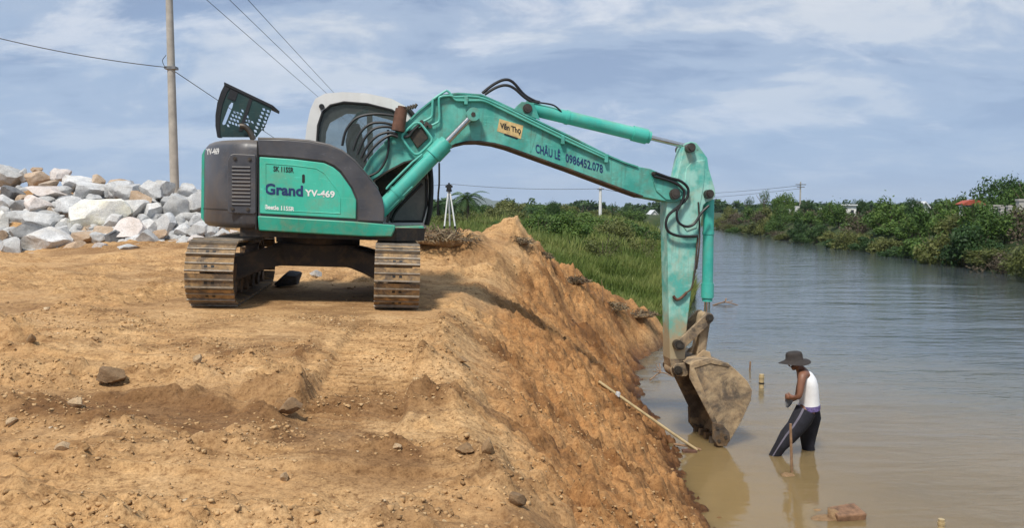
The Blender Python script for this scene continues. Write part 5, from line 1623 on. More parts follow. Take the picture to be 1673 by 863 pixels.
# clumps of dry roots and straw turned up on the fill
def root_clump(x, y, r, h, label, n=420, seed=1):
    p = Vector((x, y, gz(x, y)))
    rs = np.random.RandomState(seed)
    a = rs.uniform(0, 6.28, n); q = rs.rand(n) ** 0.6
    bx, by = np.cos(a) * q * r, np.sin(a) * q * r * 0.8
    bz = h * (1 - q ** 2) * rs.rand(n)
    d = rs.normal(size=(n, 3)); d[:, 2] = np.abs(d[:, 2]) * 0.5; d /= np.linalg.norm(d, axis=1, keepdims=True)
    ln = rs.uniform(0.06, 0.22, n)[:, None] * (0.6 + r)
    P0 = np.stack([bx, by, bz], -1); P1 = P0 + d * ln * 0.5; P2 = P0 + d * ln + np.array([0, 0, -1]) * ln * 0.25
    sd = np.cross(d, rs.normal(size=(n, 3))); sd /= np.linalg.norm(sd, axis=1, keepdims=True); sd *= 0.007 + 0.004 * r
    V = np.stack([P0 - sd, P0 + sd, P1 + sd, P1 - sd, P2], 1).reshape(-1, 3)
    o_ = (np.arange(n) * 5)[:, None]
    F = np.concatenate([o_ + np.array([[0, 1, 2]]), o_ + np.array([[0, 2, 3]]), o_ + np.array([[3, 2, 4]])])
    root = empty('root_clump', p - Vector((0, 0, 0.07)))
    np_mesh('straw', V, F, FM['straw'], root, {'tint': np.repeat(rs.rand(n), 5)})
    v, f = rock_verts(seed + 400, ICO2, 8, 0.12)
    o = np_mesh('soil_core', v * np.array([r * 0.8, r * 0.65, h * 0.7]), f, RM['clod'], root, None, True)
    tag(root, label, 'root clump')
root_clump(-1.35, 14.2, 0.75, 0.22, 'dark heap of dry grass and roots beside the excavator\'s far track', 1000, 1)
root_clump(0.10, 15.4, 0.30, 0.12, 'dark root clump crowning the spoil mound\'s peak', 420, 2)
root_clump(1.30, 16.6, 0.32, 0.10, 'dark turf clump half way down the mound\'s skyline', 420, 3)
root_clump(2.15, 17.6, 0.40, 0.14, 'dry straw tuft on the mound\'s lower skyline', 520, 4)
root_clump(2.95, 18.6, 0.45, 0.10, 'matted roots hanging over the cut end of the bank', 480, 5)
root_clump(0.62, 16.0, 0.2, 0.13, 'small sod lump just below the mound peak', 300, 6)

# ------------------------------------------------------------------ power poles and lines
M['concrete'] = plain('weathered_concrete', (0.40, 0.375, 0.33), 0.85, var=0.2, scale=3, bmp=0.2)
M['white_concrete'] = plain('whitewashed_concrete', (0.72, 0.71, 0.68), 0.8, var=0.12, scale=2)
M['cable'] = plain('black_cable', (0.015, 0.015, 0.018), 0.6, bmp=0)
M['galv'] = plain('galvanised_steel', (0.22, 0.22, 0.22), 0.5, 0.6)
PB = at(286, 322, 30.0)
pz = tz(PB.x, 30.0)
pole = empty('utility_pole', (PB.x, 30.0, pz))
tag(pole, 'tall grey concrete utility pole rising behind the boulder heap', 'utility pole')
m = MB(); m.cyl((0, 0, -0.3), (-0.02, 0, 12.2), 0.170, 0.105, n=16); m.build('pole_shaft', M['concrete'], pole)
m = MB(); m.box((-2.5, -0.12, 11.55), (0.25, -0.02, 11.68)); m.build('crossarm', M['galv'], pole, smooth=0)
for x in (-2.4, -1.2, -0.14):
    m = MB(); m.cyl((x, -0.07, 11.68), (x, -0.07, 11.9), 0.05, 0.035, n=10); m.build('insulator', M['concrete'], pole)
hk = at(276, 110, 29.85)
m = MB(); m.box((-0.2, -0.17, hk.z - pz - 0.05), (0.2, 0.14, hk.z - pz + 0.05)); m.build('clamp_band', M['galv'], pole, smooth=0)
m = MB(); m.tube([(-0.18, -0.15, hk.z - pz + 0.02), (-0.26, -0.15, hk.z - pz + 0.25), (-0.12, -0.15, hk.z - pz + 0.45)], 0.012, 6); m.build('hook', M['cable'], pole)
def wire(pts, r, label, sag=0.0):
    m = MB(); P = []
    for i in range(len(pts) - 1):
        a, c = Vector(pts[i]), Vector(pts[i + 1])
        for q in range(16):
            f = q / 16; p = a.lerp(c, f); p.z -= sag * 4 * f * (1 - f); P.append(p)
    P.append(Vector(pts[-1]))
    m.tube(P, r, 5, sub=1)
    o = m.build('power_line', M['cable'])
    return tag(o, label, 'power line', 'overhead lines')
wire([at(-160, 18, 28), hk, at(620, 333, 150)], 0.016, 'black cable hooked to the concrete pole half way up', 0.25)
wire([(PB.x - 2.4, 29.93, pz + 11.9), at(660, 276, 140)], 0.016, 'lowest of three overhead lines converging behind the cab roof', 0.2)
wire([(PB.x - 1.2, 29.93, pz + 11.9), at(660, 270, 140)], 0.016, 'middle of three overhead lines converging behind the cab roof', 0.2)
wire([(PB.x - 0.14, 29.93, pz + 11.9), at(655, 266, 140)], 0.016, 'uppermost of three overhead lines converging behind the cab roof', 0.2)
wp = at(981, 306, 120)
wz = tz(wp.x, 120)
pole2 = empty('utility_pole', (wp.x, 120, wz)); tag(pole2, 'distant white concrete pole standing in the scrub under the boom', 'utility pole')
m = MB(); m.cyl((0, 0, -0.2), (0, 0, wp.z - wz), 0.26, 0.2, n=12); m.build('pole_shaft', M['white_concrete'], pole2)
m = MB(); m.box((-0.5, -0.3, wp.z - wz - 0.35), (0.5, -0.22, wp.z - wz - 0.2)); m.build('crossarm', M['galv'], pole2, smooth=0)
wire([at(560, 301, 130), at(740, 301, 122), wp - Vector((0, 0.2, 0.2))], 0.03, 'thin far line strung from behind the cab to the white pole', 0.35)
wire([wp - Vector((0, 0.2, 0.2)), at(1120, 326, 175)], 0.03, 'thin far line running from the white pole past the arm', 0.3)
up = at(1308, 297, 140); uz = tz(up.x, 140)
pole3 = empty('utility_pole', (up.x, 140, uz)); tag(pole3, 'far utility pole with crossarms above the far bank trees', 'utility pole')
m = MB(); m.cyl((0, 0, -0.2), (0, 0, up.z - uz), 0.16, 0.11, n=10); m.build('pole_shaft', M['concrete'], pole3)
for dz_, hw in ((0.55, 0.75), (1.0, 0.55)):
    m = MB(); m.box((-hw * 1.2, -0.2, up.z - uz - dz_), (hw * 1.2, -0.08, up.z - uz - dz_ + 0.13)); m.build('crossarm', M['galv'], pole3, smooth=0)
wire([at(1060, 318, 200), at(1308, 303, 139.8)], 0.03, 'faint far line reaching the crossarmed pole, upper of two', 0.5)
wire([at(1060, 326, 200), at(1308, 308, 139.8)], 0.03, 'faint far line reaching the crossarmed pole, lower of two', 0.5)

# ------------------------------------------------------------------ surveyor's tripod
TY = 25.0
tb = at(734, 384, TY); tzz = tz(tb.x, TY); tt = at(734, 312, TY)
tri = empty('survey_tripod', (tb.x, TY, tzz)); tag(tri, 'white surveyor\'s tripod with a small instrument standing in the grass', 'tripod')
th = tt.z - tzz
M['tri_white'] = plain('white_tripod_paint', (0.75, 0.75, 0.74), 0.5, var=0.1)
for dx, dy in ((-0.26, -0.25), (0.36, -0.22), (0.0, 0.42)):
    m = MB(); m.cyl((dx * 0.08, dy * 0.08, th), (dx * 0.55, dy * 0.55, th * 0.45), 0.024, 0.024, n=8); m.cyl((dx * 0.5, dy * 0.5, th * 0.5), (dx, dy, -0.1), 0.016, 0.012, n=8)
    lg = m.build('leg', M['tri_white'], tri)
    m = MB(); m.cyl((dx * 0.52, dy * 0.52, th * 0.48), (dx * 0.58, dy * 0.58, th * 0.42), 0.032, n=8); m.build('leg_clamp', M['dark'], lg)
m = MB(); m.cyl((0, 0, th - 0.02), (0, 0, th + 0.04), 0.09, n=14); m.build('tripod_head', M['dark'], tri)
m = MB(); m.box((-0.07, -0.08, th + 0.04), (0.07, 0.08, th + 0.20)); m.cyl((-0.11, 0, th + 0.14), (0.11, 0, th + 0.14), 0.035, n=10); m.cyl((0, 0, th + 0.2), (0, 0, th + 0.25), 0.03, n=8)
m.build('level_instrument', M['dark'], tri, smooth=0)

# ------------------------------------------------------------------ buildings and graves on the far bank
M['plaster'] = plain('white_plaster', (0.74, 0.73, 0.69), 0.85, var=0.1, scale=1.5)
M['tile_red'] = plain('red_roof_tile', (0.36, 0.075, 0.04), 0.7, var=0.3, scale=4)
M['pane'] = plain('dark_window_opening', (0.03, 0.035, 0.04), 0.3)
M['grave'] = plain('weathered_grave_concrete', (0.42, 0.40, 0.37), 0.9, var=0.35, scale=4)
M['roof_metal'] = plain('white_metal_roof', (0.70, 0.71, 0.72), 0.5, var=0.1)
def house(px, py_eave, py_ridge, Y, wpx, label, roofmat, gable=True, wins=2, depth=5.0, name='house', zb=None):
    c = at(px, py_eave, Y); z0 = tz(c.x, Y) if zb is None else zb
    hw = wpx * Y / FPX / 2; he = c.z - z0; hr = at(px, py_ridge, Y).z - z0
    root = empty(name, (c.x, Y, z0))
    m = MB(); m.box((-hw, 0, -0.3), (hw, depth, he)); wl = m.build('wall', M['plaster'], root, smooth=0)
    if gable:
        m = MB(); m.prism([(-hw * 0.999, he), (hw * 0.999, he), (0, hr)], 0.002, depth); m.build('gable', M['plaster'], root, smooth=0)
        m = MB()
        for sg in (-1, 1):
            m.prism([(0, hr + 0.0), (0, hr + 0.16), (sg * hw * 1.14, he - 0.06), (sg * hw * 1.14, he - 0.2)], -0.35, depth + 0.35)
        m.build('roof', roofmat, root, smooth=0)
    else:
        m = MB(); m.box((-hw * 1.08, -0.2, he + 0.001), (hw * 1.08, depth + 0.2, he + max(hr - he, 0.12))); m.build('roof', roofmat, root, smooth=0)
    for q in range(wins):
        x = -hw + (q + 0.5) * 2 * hw / wins
        m = MB(); m.box((x - hw * 0.22, -0.04, he * 0.3), (x + hw * 0.22, 0.05, he * 0.82)); wn = m.build('window', M['plaster'], root, smooth=0)
        m = MB(); m.box((x - hw * 0.18, -0.06, he * 0.34), (x + hw * 0.18, -0.042, he * 0.78)); m.build('pane', M['pane'], wn, smooth=0)
    tag(root, label, 'house')
    return root
house(1069, 350, 344, 210, 12, 'tiny white gabled house far upstream beside the arm', M['roof_metal'], True, 1, 6)
house(1386, 336, 334, 84, 26, 'small white flat-roofed hut with dark openings on the far bank', M['roof_metal'], False, 2, 1.2, 'hut')
house(1510, 338, 331, 95, 15, 'house with a white gabled roof showing above the far bank shrubs', M['roof_metal'], True, 0, 2.0)
# red-roofed gate of the burial plot
GY_ = 55.0
g0 = at(1585, 350, GY_); gz0 = tz(g0.x, GY_)
gate = empty('grave_gate', (g0.x, GY_, gz0)); tag(gate, 'white gateway with a curved red tiled roof on the far bank', 'gateway')
ht = at(1585, 333, GY_).z - gz0; hw = 13.5 * GY_ / FPX
for sg in (-1, 1):
    m = MB(); m.box((sg * hw - 0.12, -0.12, -0.3), (sg * hw + 0.12, 0.12, ht)); m.box((sg * hw - 0.16, -0.16, ht * 0.9), (sg * hw + 0.16, 0.16, ht * 0.97)); m.build('pillar', M['plaster'], gate, smooth=0)
m = MB(); m.prism([(-hw - 0.25, ht - 0.02), (-hw * 0.6, ht + 0.22), (0, ht + 0.27), (hw * 0.6, ht + 0.22), (hw + 0.25, ht - 0.02), (hw + 0.2, ht - 0.09), (-hw - 0.2, ht - 0.09)], -0.45, 0.45)
m.build('roof', M['tile_red'], gate, smooth=0)
m = MB(); m.box((-hw, -0.08, ht - 0.28), (hw, 0.08, ht - 0.10)); m.build('lintel', M['grave'], gate, smooth=0)
def post(px, pyt, pyb, Y, wpx, label, mat='grave', cap=True, name='grave_post', tilt=0):
    b_ = at(px, pyb, Y); z0 = tz(b_.x, Y); h = at(px, pyt, Y).z - z0; w2 = wpx * Y / FPX / 2
    root = empty(name, (b_.x, Y, z0)); root.rotation_euler = (0, tilt, 0)
    m = MB(); m.box((-w2, -w2, -0.3), (w2, w2, h * 0.93)); m.build('shaft', M[mat], root, smooth=0)
    m = MB(); m.box((-w2 * 1.25, -w2 * 1.25, h * 0.931), (w2 * 1.25, w2 * 1.25, h)); m.build('cap', M[mat], root, smooth=0)
    tag(root, label, 'post')
for q, (px, yt) in enumerate(((1602, 340), (1612, 342), (1622, 339), (1635, 338), (1648, 336))):
    post(px, yt, 356, 57.0, 6, f'squat grey grave post, {ORD[q]} counting from the red-roofed gateway', 'grave')
post(1666, 325, 356, 54, 9, 'tall brown gate pier at the photo\'s edge on the far bank', 'grave')
m_bl = at(1628, 336, 57.5); bz = m_bl.z
m = MB(); hwid = 30 * 57.5 / FPX
m.box((m_bl.x - hwid, 57.6, bz - 0.05), (m_bl.x + hwid, 57.7, bz + 0.06)); o = m.build('grave_rail', M['grave'], smooth=0)
tag(o, 'grey concrete rail lying along the tops of the grave posts', 'rail')
post(1300, 337, 356, 108, 5, 'white leaning grave pillar on the far bank slope', 'white_concrete', tilt=0.08)
post(1289, 342, 356, 112, 4, 'small white pillar just left of the leaning one', 'white_concrete')
post(1341, 340, 356, 95, 3.5, 'thin white hooked post above the bare earth patch', 'white_concrete', tilt=-0.06)
post(1361, 343, 356, 90, 3, 'short white post left of the white hut', 'white_concrete')

# ------------------------------------------------------------------ man standing in the river
PY = 10.32
def PP(px, py, dy=0.0):
    return at(px, py, PY + dy)
person = empty('person', (PP(1300, 745).x, PY, 0.0))
PO = person.location.copy()
tag(person, 'person in a dark brimmed hat, white tank top and navy trousers wading, looking down', 'person')
M['skin'] = plain('sun_browned_skin', (0.21, 0.095, 0.055), 0.5, var=0.12, scale=12, bmp=0.05)
M['tank'] = plain('white_cotton', (0.80, 0.80, 0.80), 0.85, var=0.04, scale=20, bmp=0.25)
M['trousers'] = plain('navy_trousers', (0.012, 0.012, 0.019), 0.85, var=0.5, scale=9, bmp=0.6)
M['stripe'] = plain('grey_mauve_stripe', (0.13, 0.12, 0.155), 0.8, var=0.3)
M['sash'] = plain('purple_patterned_cloth', (0.13, 0.095, 0.24), 0.8, var=0.6, scale=40)
M['felt'] = plain('dark_brown_felt', (0.035, 0.028, 0.025), 0.9, var=0.3, scale=18, bmp=0.3)
M['hair'] = plain('black_hair', (0.01, 0.009, 0.008), 0.6)
def rel(p): return Vector(p) - PO
def loft(m, secs, n=20, caps=True):
    """secs: (centre, half width a, half depth b, side axis, fore axis)"""
    rs = []
    for c, a, b_, sx, sy in secs:
        c, sx, sy = Vector(c), Vector(sx).normalized(), Vector(sy).normalized()
        rs.append([c + sx * (a * math.cos(2 * math.pi * k / n)) + sy * (b_ * math.sin(2 * math.pi * k / n)) for k in range(n)])
    m.rings(rs, 0, caps, caps)
    return m
SX, SY = Vector((0, 1, 0)), Vector((1, 0, 0))       # he faces -x: shoulders spread along y
J = {k: rel(PP(*v)) for k, v in dict(pelvis=(1320, 672), waist=(1321, 655), chest=(1319, 628), upper=(1315, 612), neck=(1307, 602), skull=(1300, 593), crown=(1298, 583),
     sh_l=(1311, 613, -0.17), el_l=(1306, 649, -0.22), wr_l=(1293, 651, -0.09), hd_l=(1287, 649, -0.045), sh_r=(1311, 613, 0.17), el_r=(1303, 649, 0.22), wr_r=(1291, 655, 0.12), hd_r=(1286, 653, 0.06),
     hp_l=(1316, 678, -0.09), kn_l=(1288, 712, -0.14), an_l=(1266, 744, -0.12), ft_l=(1252, 768, -0.10), hp_r=(1322, 678, 0.09), kn_r=(1320, 712, 0.12), an_r=(1322, 746, 0.13), ft_r=(1322, 776, 0.12)).items()}
# one continuous skinned body
names = list(J)
bones = [('pelvis', 'waist'), ('waist', 'chest'), ('chest', 'upper'), ('upper', 'neck'), ('neck', 'skull'), ('skull', 'crown'), ('upper', 'sh_l'), ('sh_l', 'el_l'), ('el_l', 'wr_l'), ('wr_l', 'hd_l'),
         ('upper', 'sh_r'), ('sh_r', 'el_r'), ('el_r', 'wr_r'), ('wr_r', 'hd_r'), ('pelvis', 'hp_l'), ('hp_l', 'kn_l'), ('kn_l', 'an_l'), ('an_l', 'ft_l'), ('pelvis', 'hp_r'), ('hp_r', 'kn_r'), ('kn_r', 'an_r'), ('an_r', 'ft_r')]
rad = dict(pelvis=.105, waist=.09, chest=.105, upper=.085, neck=.048, skull=.078, crown=.07, sh_l=.058, el_l=.04, wr_l=.027, hd_l=.034, sh_r=.058, el_r=.04, wr_r=.027, hd_r=.034,
           hp_l=.085, kn_l=.058, an_l=.042, ft_l=.045, hp_r=.085, kn_r=.058, an_r=.042, ft_r=.045)
me = bpy.data.meshes.new('body')
verts = [tuple(J[k]) for k in names]
edges = [(names.index(a), names.index(c)) for a, c in bones]
# five fingers a hand, each its own short chain rooted in the palm, curled round the lump he holds
frad = {}
for sd in ('l', 'r'):
    wr, hd = J['wr_' + sd], J['hd_' + sd]
    fw = (hd - wr).normalized(); inw = Vector((0, 1 if sd == 'l' else -1, 0))
    inw = (inw - fw * inw.dot(fw)).normalized(); upv = fw.cross(inw)
    if upv.z < 0: upv = -upv
    for q in range(5):
        if q < 4:
            base = hd + upv * (0.027 - 0.018 * q); ln = (0.034, 0.039, 0.036, 0.028)[q]
            a = base + fw * ln; b2 = a + (fw * 0.35 + inw).normalized() * ln * 0.75; c2 = b2 + (inw - fw * 0.5).normalized() * ln * 0.5
        else:
            base = wr.lerp(hd, 0.45) + upv * 0.022; a = base + (upv + fw * 0.8).normalized() * 0.032; b2 = a + (fw + inw * 0.8).normalized() * 0.03; c2 = b2 + (fw * 0.5 + inw).normalized() * 0.018
        i0 = len(verts); verts += [tuple(a), tuple(b2), tuple(c2)]
        edges += [(names.index('hd_' + sd) if q < 4 else names.index('wr_' + sd), i0), (i0, i0 + 1), (i0 + 1, i0 + 2)]
        for z_, r_ in ((0, .0095), (1, .0085), (2, .0075)): frad[i0 + z_] = r_
me.from_pydata(verts, edges, [])
body = bpy.data.objects.new('body', me); col.objects.link(body)
sk = body.modifiers.new('skin', 'SKIN'); sk.use_smooth_shade = True
sub_ = body.modifiers.new('sub', 'SUBSURF'); sub_.levels = 2; sub_.render_levels = 2
lay = me.skin_vertices[0].data
for i in range(len(verts)):
    r_ = rad[names[i]] if i < len(names) else frad[i]
    lay[i].radius = (r_, r_)
    lay[i].use_root = (i == 0)
dg = bpy.context.evaluated_depsgraph_get()
bme = bpy.data.meshes.new_from_object(body.evaluated_get(dg))
bpy.data.objects.remove(body)
bme.materials.clear(); bme.materials.append(M['skin'])
bme.polygons.foreach_set('use_smooth', [True] * len(bme.polygons))
body = bpy.data.objects.new('body', bme); col.objects.link(body); body.parent = person
# face: nose, brow, mouth, ear, eyes on the bowed head (profile to the viewer)
hd_ax = (J['crown'] - J['neck']).normalized(); fc = Vector((-1, 0, 0)); fc = (fc - hd_ax * fc.dot(hd_ax)).normalized()
sk_c = J['skull'] + hd_ax * 0.02
m = MB(); loft(m, [(sk_c + fc * 0.068 + hd_ax * 0.012, .010, .012, SX, hd_ax), (sk_c + fc * 0.098 - hd_ax * 0.018, .013, .014, SX, hd_ax), (sk_c + fc * 0.078 - hd_ax * 0.036, .012, .006, SX, hd_ax)], 10)
m.build('nose', M['skin'], person)
m = MB(); loft(m, [(sk_c - hd_ax * 0.045 + fc * 0.03, .052, .05, SX, fc), (sk_c - hd_ax * 0.085 + fc * 0.052, .036, .028, SX, fc), (sk_c - hd_ax * 0.098 + fc * 0.055, .018, .014, SX, fc)], 14)
m.build('chin', M['skin'], person)
for sg in (-1, 1):
    c = sk_c + SX * (sg * 0.076) - fc * 0.01
    m = MB(); loft(m, [(c + SX * (sg * -0.01), .012, .022, fc, hd_ax), (c + SX * (sg * 0.008), .02, .032, fc, hd_ax), (c + SX * (sg * 0.014), .012, .022, fc, hd_ax)], 12); m.build('ear', M['skin'], person)
    c = sk_c + SX * (sg * 0.03) + fc * 0.072 + hd_ax * 0.012
    m = MB(); loft(m, [(c, .012, .007, SX, hd_ax), (c + fc * 0.006, .006, .004, SX, hd_ax)], 10); m.build('eye', M['hair'], person)
c = sk_c + fc * 0.081 - hd_ax * 0.062
m = MB(); loft(m, [(c - fc * 0.02, .022, .007, SX, hd_ax), (c, .018, .005, SX, hd_ax)], 10); m.build('mouth', M['rust'], person)
m = MB(); hc_ = sk_c + hd_ax * 0.03
loft(m, [(hc_ - hd_ax * 0.075 - fc * 0.035, .055, .045, SX, fc), (hc_ - hd_ax * 0.03 - fc * 0.022, .082, .072, SX, fc), (hc_ + hd_ax * 0.03 - fc * 0.015, .084, .083, SX, fc), (hc_ + hd_ax * 0.06 - fc * 0.01, .06, .06, SX, fc)], 18)
m.build('hair', M['hair'], person)
# tank top: hem at the hips, scooped armholes, two straps
m = MB()
fa = Vector((1, 0, 0.10)).normalized()
secs = []
for px, py, a, b_ in ((1322, 667, .168, .128), (1322, 655, .160, .122), (1321, 642, .165, .122), (1319.5, 628, .172, .120), (1317.5, 619, .165, .112), (1315.5, 612, .130, .095), (1313.5, 606, .090, .062)):
    secs.append((rel(PP(px, py)), a, b_, SX, fa))
loft(m, secs, 26)
tank = m.build('tank_top', M['tank'], person, smooth=70)
# waist cloth and trousers
m = MB(); loft(m, [(rel(PP(1322, 669)), .172, .132, SX, fa), (rel(PP(1322, 665)), .172, .133, SX, fa), (rel(PP(1322, 661)), .168, .129, SX, fa)], 26); m.build('waist_cloth', M['sash'], person, smooth=60)
for sd, prof in (('l', ((1317, 670, -0.07, .125, .135), (1310, 684, -0.09, .125, .135), (1299, 700, -0.12, .115, .125), (1287, 714, -0.14, .10, .105), (1275, 730, -0.13, .085, .082), (1266, 744, -0.12, .07, .068), (1258, 757, -0.11, .065, .06))),
                 ('r', ((1323, 670, 0.07, .125, .125), (1325, 684, 0.09, .12, .125), (1323, 700, 0.11, .11, .115), (1320, 714, 0.12, .10, .10), (1320, 730, 0.13, .09, .085), (1322, 745, 0.13, .085, .085), (1322, 760, 0.13, .078, .075)))):
    m = MB(); secs = []
    pr = [(rel(PP(px, py, dy)), a, b_) for px, py, dy, a, b_ in prof]
    for i, (c, a, b_) in enumerate(pr):
        tdir = (pr[min(i + 1, len(pr) - 1)][0] - pr[max(i - 1, 0)][0]).normalized()
        fo = tdir.cross(SX).normalized()
        k = 1 + 0.05 * math.sin(i * 2.6)
        secs.append((c, a * k * 0.95, b_ * k, SX, fo))
    loft(m, secs, 18)
    tr_ = m.build('trouser_leg', M['trousers'], person, smooth=60)
    if sd == 'l':
        m = MB(); rs_ = []
        for i, (c, a, b_, sx_, fo) in enumerate(secs):
            # band down the outer seam, a hair proud of the cloth
            ring = []
            for an in (-0.10, 0.0, 0.10):
                ang = math.pi + an + 0.62
                ring.append(Vector(c) + SX * (a * 1.02 * math.cos(ang)) + Vector(fo) * (b_ * 1.02 * math.sin(ang)))
            for an in (0.10, -0.10):
                ang = math.pi + an + 0.62
                ring.append(Vector(c) + SX * (a * 0.96 * math.cos(ang)) + Vector(fo) * (b_ * 0.96 * math.sin(ang)))
            rs_.append(ring)
        m.rings(rs_); m.build('side_stripe', M['stripe'], tr_, smooth=40)
# hat
m = MB()
hc = rel(PP(1298, 591)); up_ = Vector((-0.10, 0, 1)).normalized(); fo = up_.cross(SX).normalized()
prof = [(0.0, .205, .185, -0.028), (0.004, .20, .18, -0.022), (0.018, .13, .12, 0), (0.03, .112, .102, 0), (0.09, .106, .097, 0), (0.118, .096, .088, 0), (0.128, .07, .065, 0), (0.118, .03, .03, 0)]
rs_ = []
for z, a, b_, droop in prof:
    ring = []
    for k in range(32):
        an = 2 * math.pi * k / 32
        wob = droop * (0.5 + 0.5 * math.sin(an * 2 + 0.6)) * 1.0
        ring.append(hc + SX * (b_ * math.cos(an)) + fo * (a * math.sin(an)) + up_ * (z + wob))
    rs_.append(ring)
inner_ring = [hc + (p - hc) * 0.55 + up_ * 0.012 for p in rs_[0]]
m.rings([inner_ring] + rs_)
hat = m.build('brimmed_hat', M['felt'], person, smooth=60)
# lump of mud he holds
p = PP(1289, 655, 0.01)
o = rock_obj('mud_lump', 'dark', p, (0.065, 0.06, 0.095), (0.2, 0.3, 0.5), 91, ICO2)
tag(o, 'dark muddy lump held in the person\'s hands', 'mud lump')

# ------------------------------------------------------------------ things in the water
M['wood'] = plain('weathered_wood', (0.26, 0.155, 0.085), 0.8, var=0.35, scale=14, bmp=0.3)
M['bamboo'] = plain('dry_bamboo', (0.50, 0.38, 0.20), 0.6, var=0.25, scale=8, bmp=0.2)
def wpt(px, py):
    d = ray(px, py); return CAM + d * (-CAM.z / d.z)
b0 = wpt(1296.5, 772)
t0_ = at(1291.5, 693, b0.y - 0.02)
hoe = empty('shovel', b0); tag(hoe, 'wooden-handled shovel standing upright in the water before the person', 'shovel')
m = MB(); m.cyl((0, 0, -0.35), t0_ - b0, 0.017, 0.015, n=10); m.build('handle', M['wood'], hoe)
m = MB(); m.prism([(-0.10, -0.62), (0.10, -0.62), (0.12, -0.36), (0.03, -0.30), (-0.03, -0.30), (-0.12, -0.36)], -0.01, 0.01); m.build('blade', M['rust'], hoe, smooth=0)
o = rock_obj('mud_clod', 'clod', wpt(1293, 778) + Vector((0, 0.02, -0.005)), (0.12, 0.09, 0.03), (0, 0, 0.3), 93, ICO2, 8, 0.12)
tag(o, 'orange-brown clod breaking the surface at the shovel\'s foot', 'clod')
def stake(px, ytop, ywater, r, label, mat='bamboo', lean=0.0, nodes=True):
    b_ = wpt(px, ywater); h = at(px, ytop, b_.y).z
    root = empty('bamboo_stake' if mat == 'bamboo' else 'wooden_stake', b_); root.rotation_euler = (0, lean, 0)
    m = MB(); m.cyl((0, 0, -0.6), (0, 0, h), r, r * 0.93, n=12, caps=True); m.build('shaft', M[mat], root)
    if nodes:
        for f in (0.35, 0.78):
            m = MB(); m.cyl((0, 0, h * f - 0.012), (0, 0, h * f + 0.012), r * 1.1, n=12); m.build('node_ring', M['dark'] if f < 0.5 else M[mat], root)
    tag(root, label, 'stake')
stake(1244, 612, 634, 0.045, 'thick bamboo stub standing in the water between bucket and person')
stake(1225, 591, 606, 0.018, 'thin dark stick poking out of the water beyond the bucket', 'wood', 0.05, False)
stake(1537, 849, 880, 0.032, 'sawn bamboo stub at the photo\'s lower edge', 'bamboo', 0.0)
bb = wpt(1386, 851)
M['brick'] = plain('wet_red_brick', (0.21, 0.115, 0.062), 0.75, var=0.5, scale=12, bmp=0.6)
br = empty('masonry_chunk', bb + Vector((0, 0.08, 0))); tag(br, 'broken brick block lying half sunk in the muddy shallows', 'brick block')
br.rotation_euler = (R(4), R(-3), R(12))
m = MB(); m.box((-0.13, -0.10, -0.12), (0.17, 0.10, 0.075))
m.v = [(x + rnd.uniform(-.02, .02), y + rnd.uniform(-.02, .02), z + rnd.uniform(-.018, .018)) for x, y, z in m.v]
m.build('brick', M['brick'], br, smooth=0, bevel=0.016, seg=2)
v, f = rock_verts(95, ICO2, 8, 0.14)
o = np_mesh('mortar', v * np.array([0.09, 0.10, 0.12]) + np.array([-0.12, 0, -0.01]), f, RM['brown'], br, None, True)
o = rock_obj('mud_clod', 'brown', wpt(1352, 851) + Vector((0, 0.04, -0.01)), (0.16, 0.09, 0.035), (0, 0, 0.2), 97, ICO2, 8, 0.14)
tag(o, 'brown mud bar in the shallows beside the brick block', 'clod')
o = rock_obj('mud_clod', 'clod', wpt(1338, 836) + Vector((0, 0.04, -0.01)), (0.05, 0.04, 0.02), (0, 0, 0.2), 98, ICO2, 8, 0.14)
tag(o, 'small clod in the water left of the brick block', 'clod')
# long-handled hoe lying down the slope into the water
h0 = hit(978, 631); h1 = wpt(1139, 737)
h0.z += 0.03
rk = empty('bamboo_hoe', h1); tag(rk, 'long bamboo-handled hoe lying down the slope into the water', 'hoe')
mid1, mid2 = hit(1030, 672), hit(1085, 712)
mid1 = h0.lerp(h1, 0.34); mid2 = h0.lerp(h1, 0.68)
def lift(p, e): return Vector((p.x, p.y, max(p.z, gz(p.x, p.y) + e)))
P_ = [h0] + [lift(h0.lerp(h1, f), 0.035) for f in (0.2, 0.4, 0.6, 0.8)] + [h1 + Vector((0, 0, 0.01))]
m = MB(); m.tube([p - h1 for p in P_], 0.019, 8, sub=4); m.build('handle', M['bamboo'], rk)
m = MB(); m.tube([Vector((-0.30, 0.06, 0.07)), Vector((-0.1, 0.02, 0.05)), Vector((0.05, 0.0, 0.01))], 0.016, 8, sub=4); m.build('crook', M['wood'], rk)
m = MB(); m.box((-0.20, -0.10, 0.0), (-0.02, 0.02, 0.02)); m.build('blade', M['rust'], rk, smooth=0)
# twigs
def twig(pts, r, label, name='twig', fork=True):
    root = empty(name, pts[0]); m = MB(); o0 = Vector(pts[0])
    m.tube([Vector(p) - o0 for p in pts], r, 6, sub=4, taper=0.4); m.build('stick', M['wood'], root)
    if fork:
        for q in range(4):
            a = Vector(pts[1 if q % 2 else -2]) - o0
            m = MB(); m.tube([a, a + Vector((rnd.uniform(-.2, .25), rnd.uniform(-.2, .2), rnd.uniform(.02, .14)))], r * 0.5, 5, sub=1); m.build('side_shoot', M['wood'], root)
    tag(root, label, 'twig')
twig([wpt(1062, 624) + Vector((0, 0, .03)), wpt(1080, 616) + Vector((0, 0, .08)), wpt(1100, 620) + Vector((0, 0, .04))], 0.016, 'dead branch in the water left of the bucket hinge')
twig([wpt(1165, 499), wpt(1185, 497) + Vector((0, 0, .06)), wpt(1206, 499)], 0.03, 'pale drift branch floating right of the bucket cylinder')
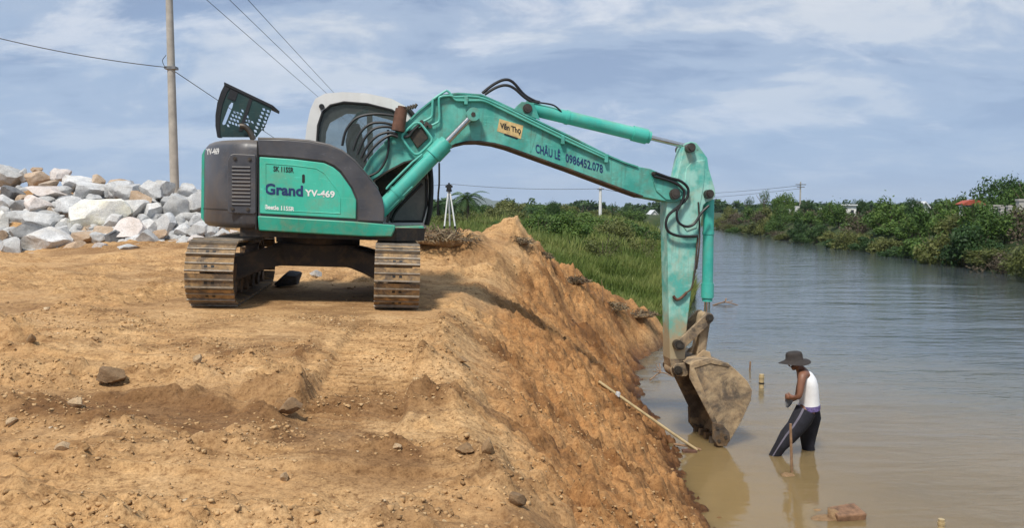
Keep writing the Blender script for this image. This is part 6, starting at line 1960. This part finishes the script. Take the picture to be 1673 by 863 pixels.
twig([Vector((2.75, 19.3, gz(2.75, 19.3) + 0.05)), Vector((3.1, 19.2, 0.12)), Vector((3.5, 19.25, 0.1))], 0.025, 'whitish stick at the water\'s edge below the cut bank', fork=False)
p = Vector((1.95, 17.2, gz(1.95, 17.2)))
twig([p, p + Vector((0.0, 0, .25)), p + Vector((-0.03, 0, .5))], 0.012, 'thin pale reed standing on the mound\'s lower skyline', fork=False)

# ------------------------------------------------------------------ far hills and the air between
hx = np.linspace(-3600, 3600, 181); hy = np.linspace(4300, 5700, 25)
HX, HY = np.meshgrid(hx, hy)
ridge = np.exp(-((HY - 5000) / 380) ** 2)
prof_ = 30 + 75 * np.clip(0.35 + fbm(HX, HX * 0 + 1.5, 0.0009, 5, 501, 0.5), 0, 2) * np.exp(-((HX - 150) / 900) ** 2) + 25 * np.clip(0.4 + fbm(HX, HX * 0 + 9.5, 0.002, 4, 511), 0, 2)
HZ = ridge * prof_ * (1 + 0.25 * fbm(HX, HY, 0.004, 4, 521)) - 4
hi_ = np.arange(HX.size).reshape(HX.shape)
hq = np.stack([hi_[:-1, :-1], hi_[:-1, 1:], hi_[1:, 1:], hi_[1:, :-1]], -1).reshape(-1, 4)
hm = plain('wooded_hillside', (0.045, 0.07, 0.03), 0.95, var=0.4, scale=0.01, bmp=0)
hl = np_mesh('hills', np.stack([HX, HY, HZ], -1).reshape(-1, 3), hq, hm, None, None, True)
tag(hl, kind='structure')
HAZE = True
if HAZE:
    m = MB(); m.box((-4200, -60, -8), (4200, 6200, 165))
    vm = bpy.data.materials.new('thin_haze'); vm.use_nodes = True
    t = vm.node_tree
    for n_ in list(t.nodes):
        if n_.type == 'BSDF_PRINCIPLED': t.nodes.remove(n_)
    pv = N(t, 'ShaderNodeVolumePrincipled'); pv.inputs['Color'].default_value = (0.80, 0.88, 1.0, 1); pv.inputs['Density'].default_value = 0.00012
    LK(t, pv.outputs[0], t.nodes['Material Output'].inputs['Volume'])
    hz_o = m.build('haze', vm, smooth=0)
    tag(hz_o, 'thin bluish haze filling the air over the river plain', 'haze', kind='stuff')
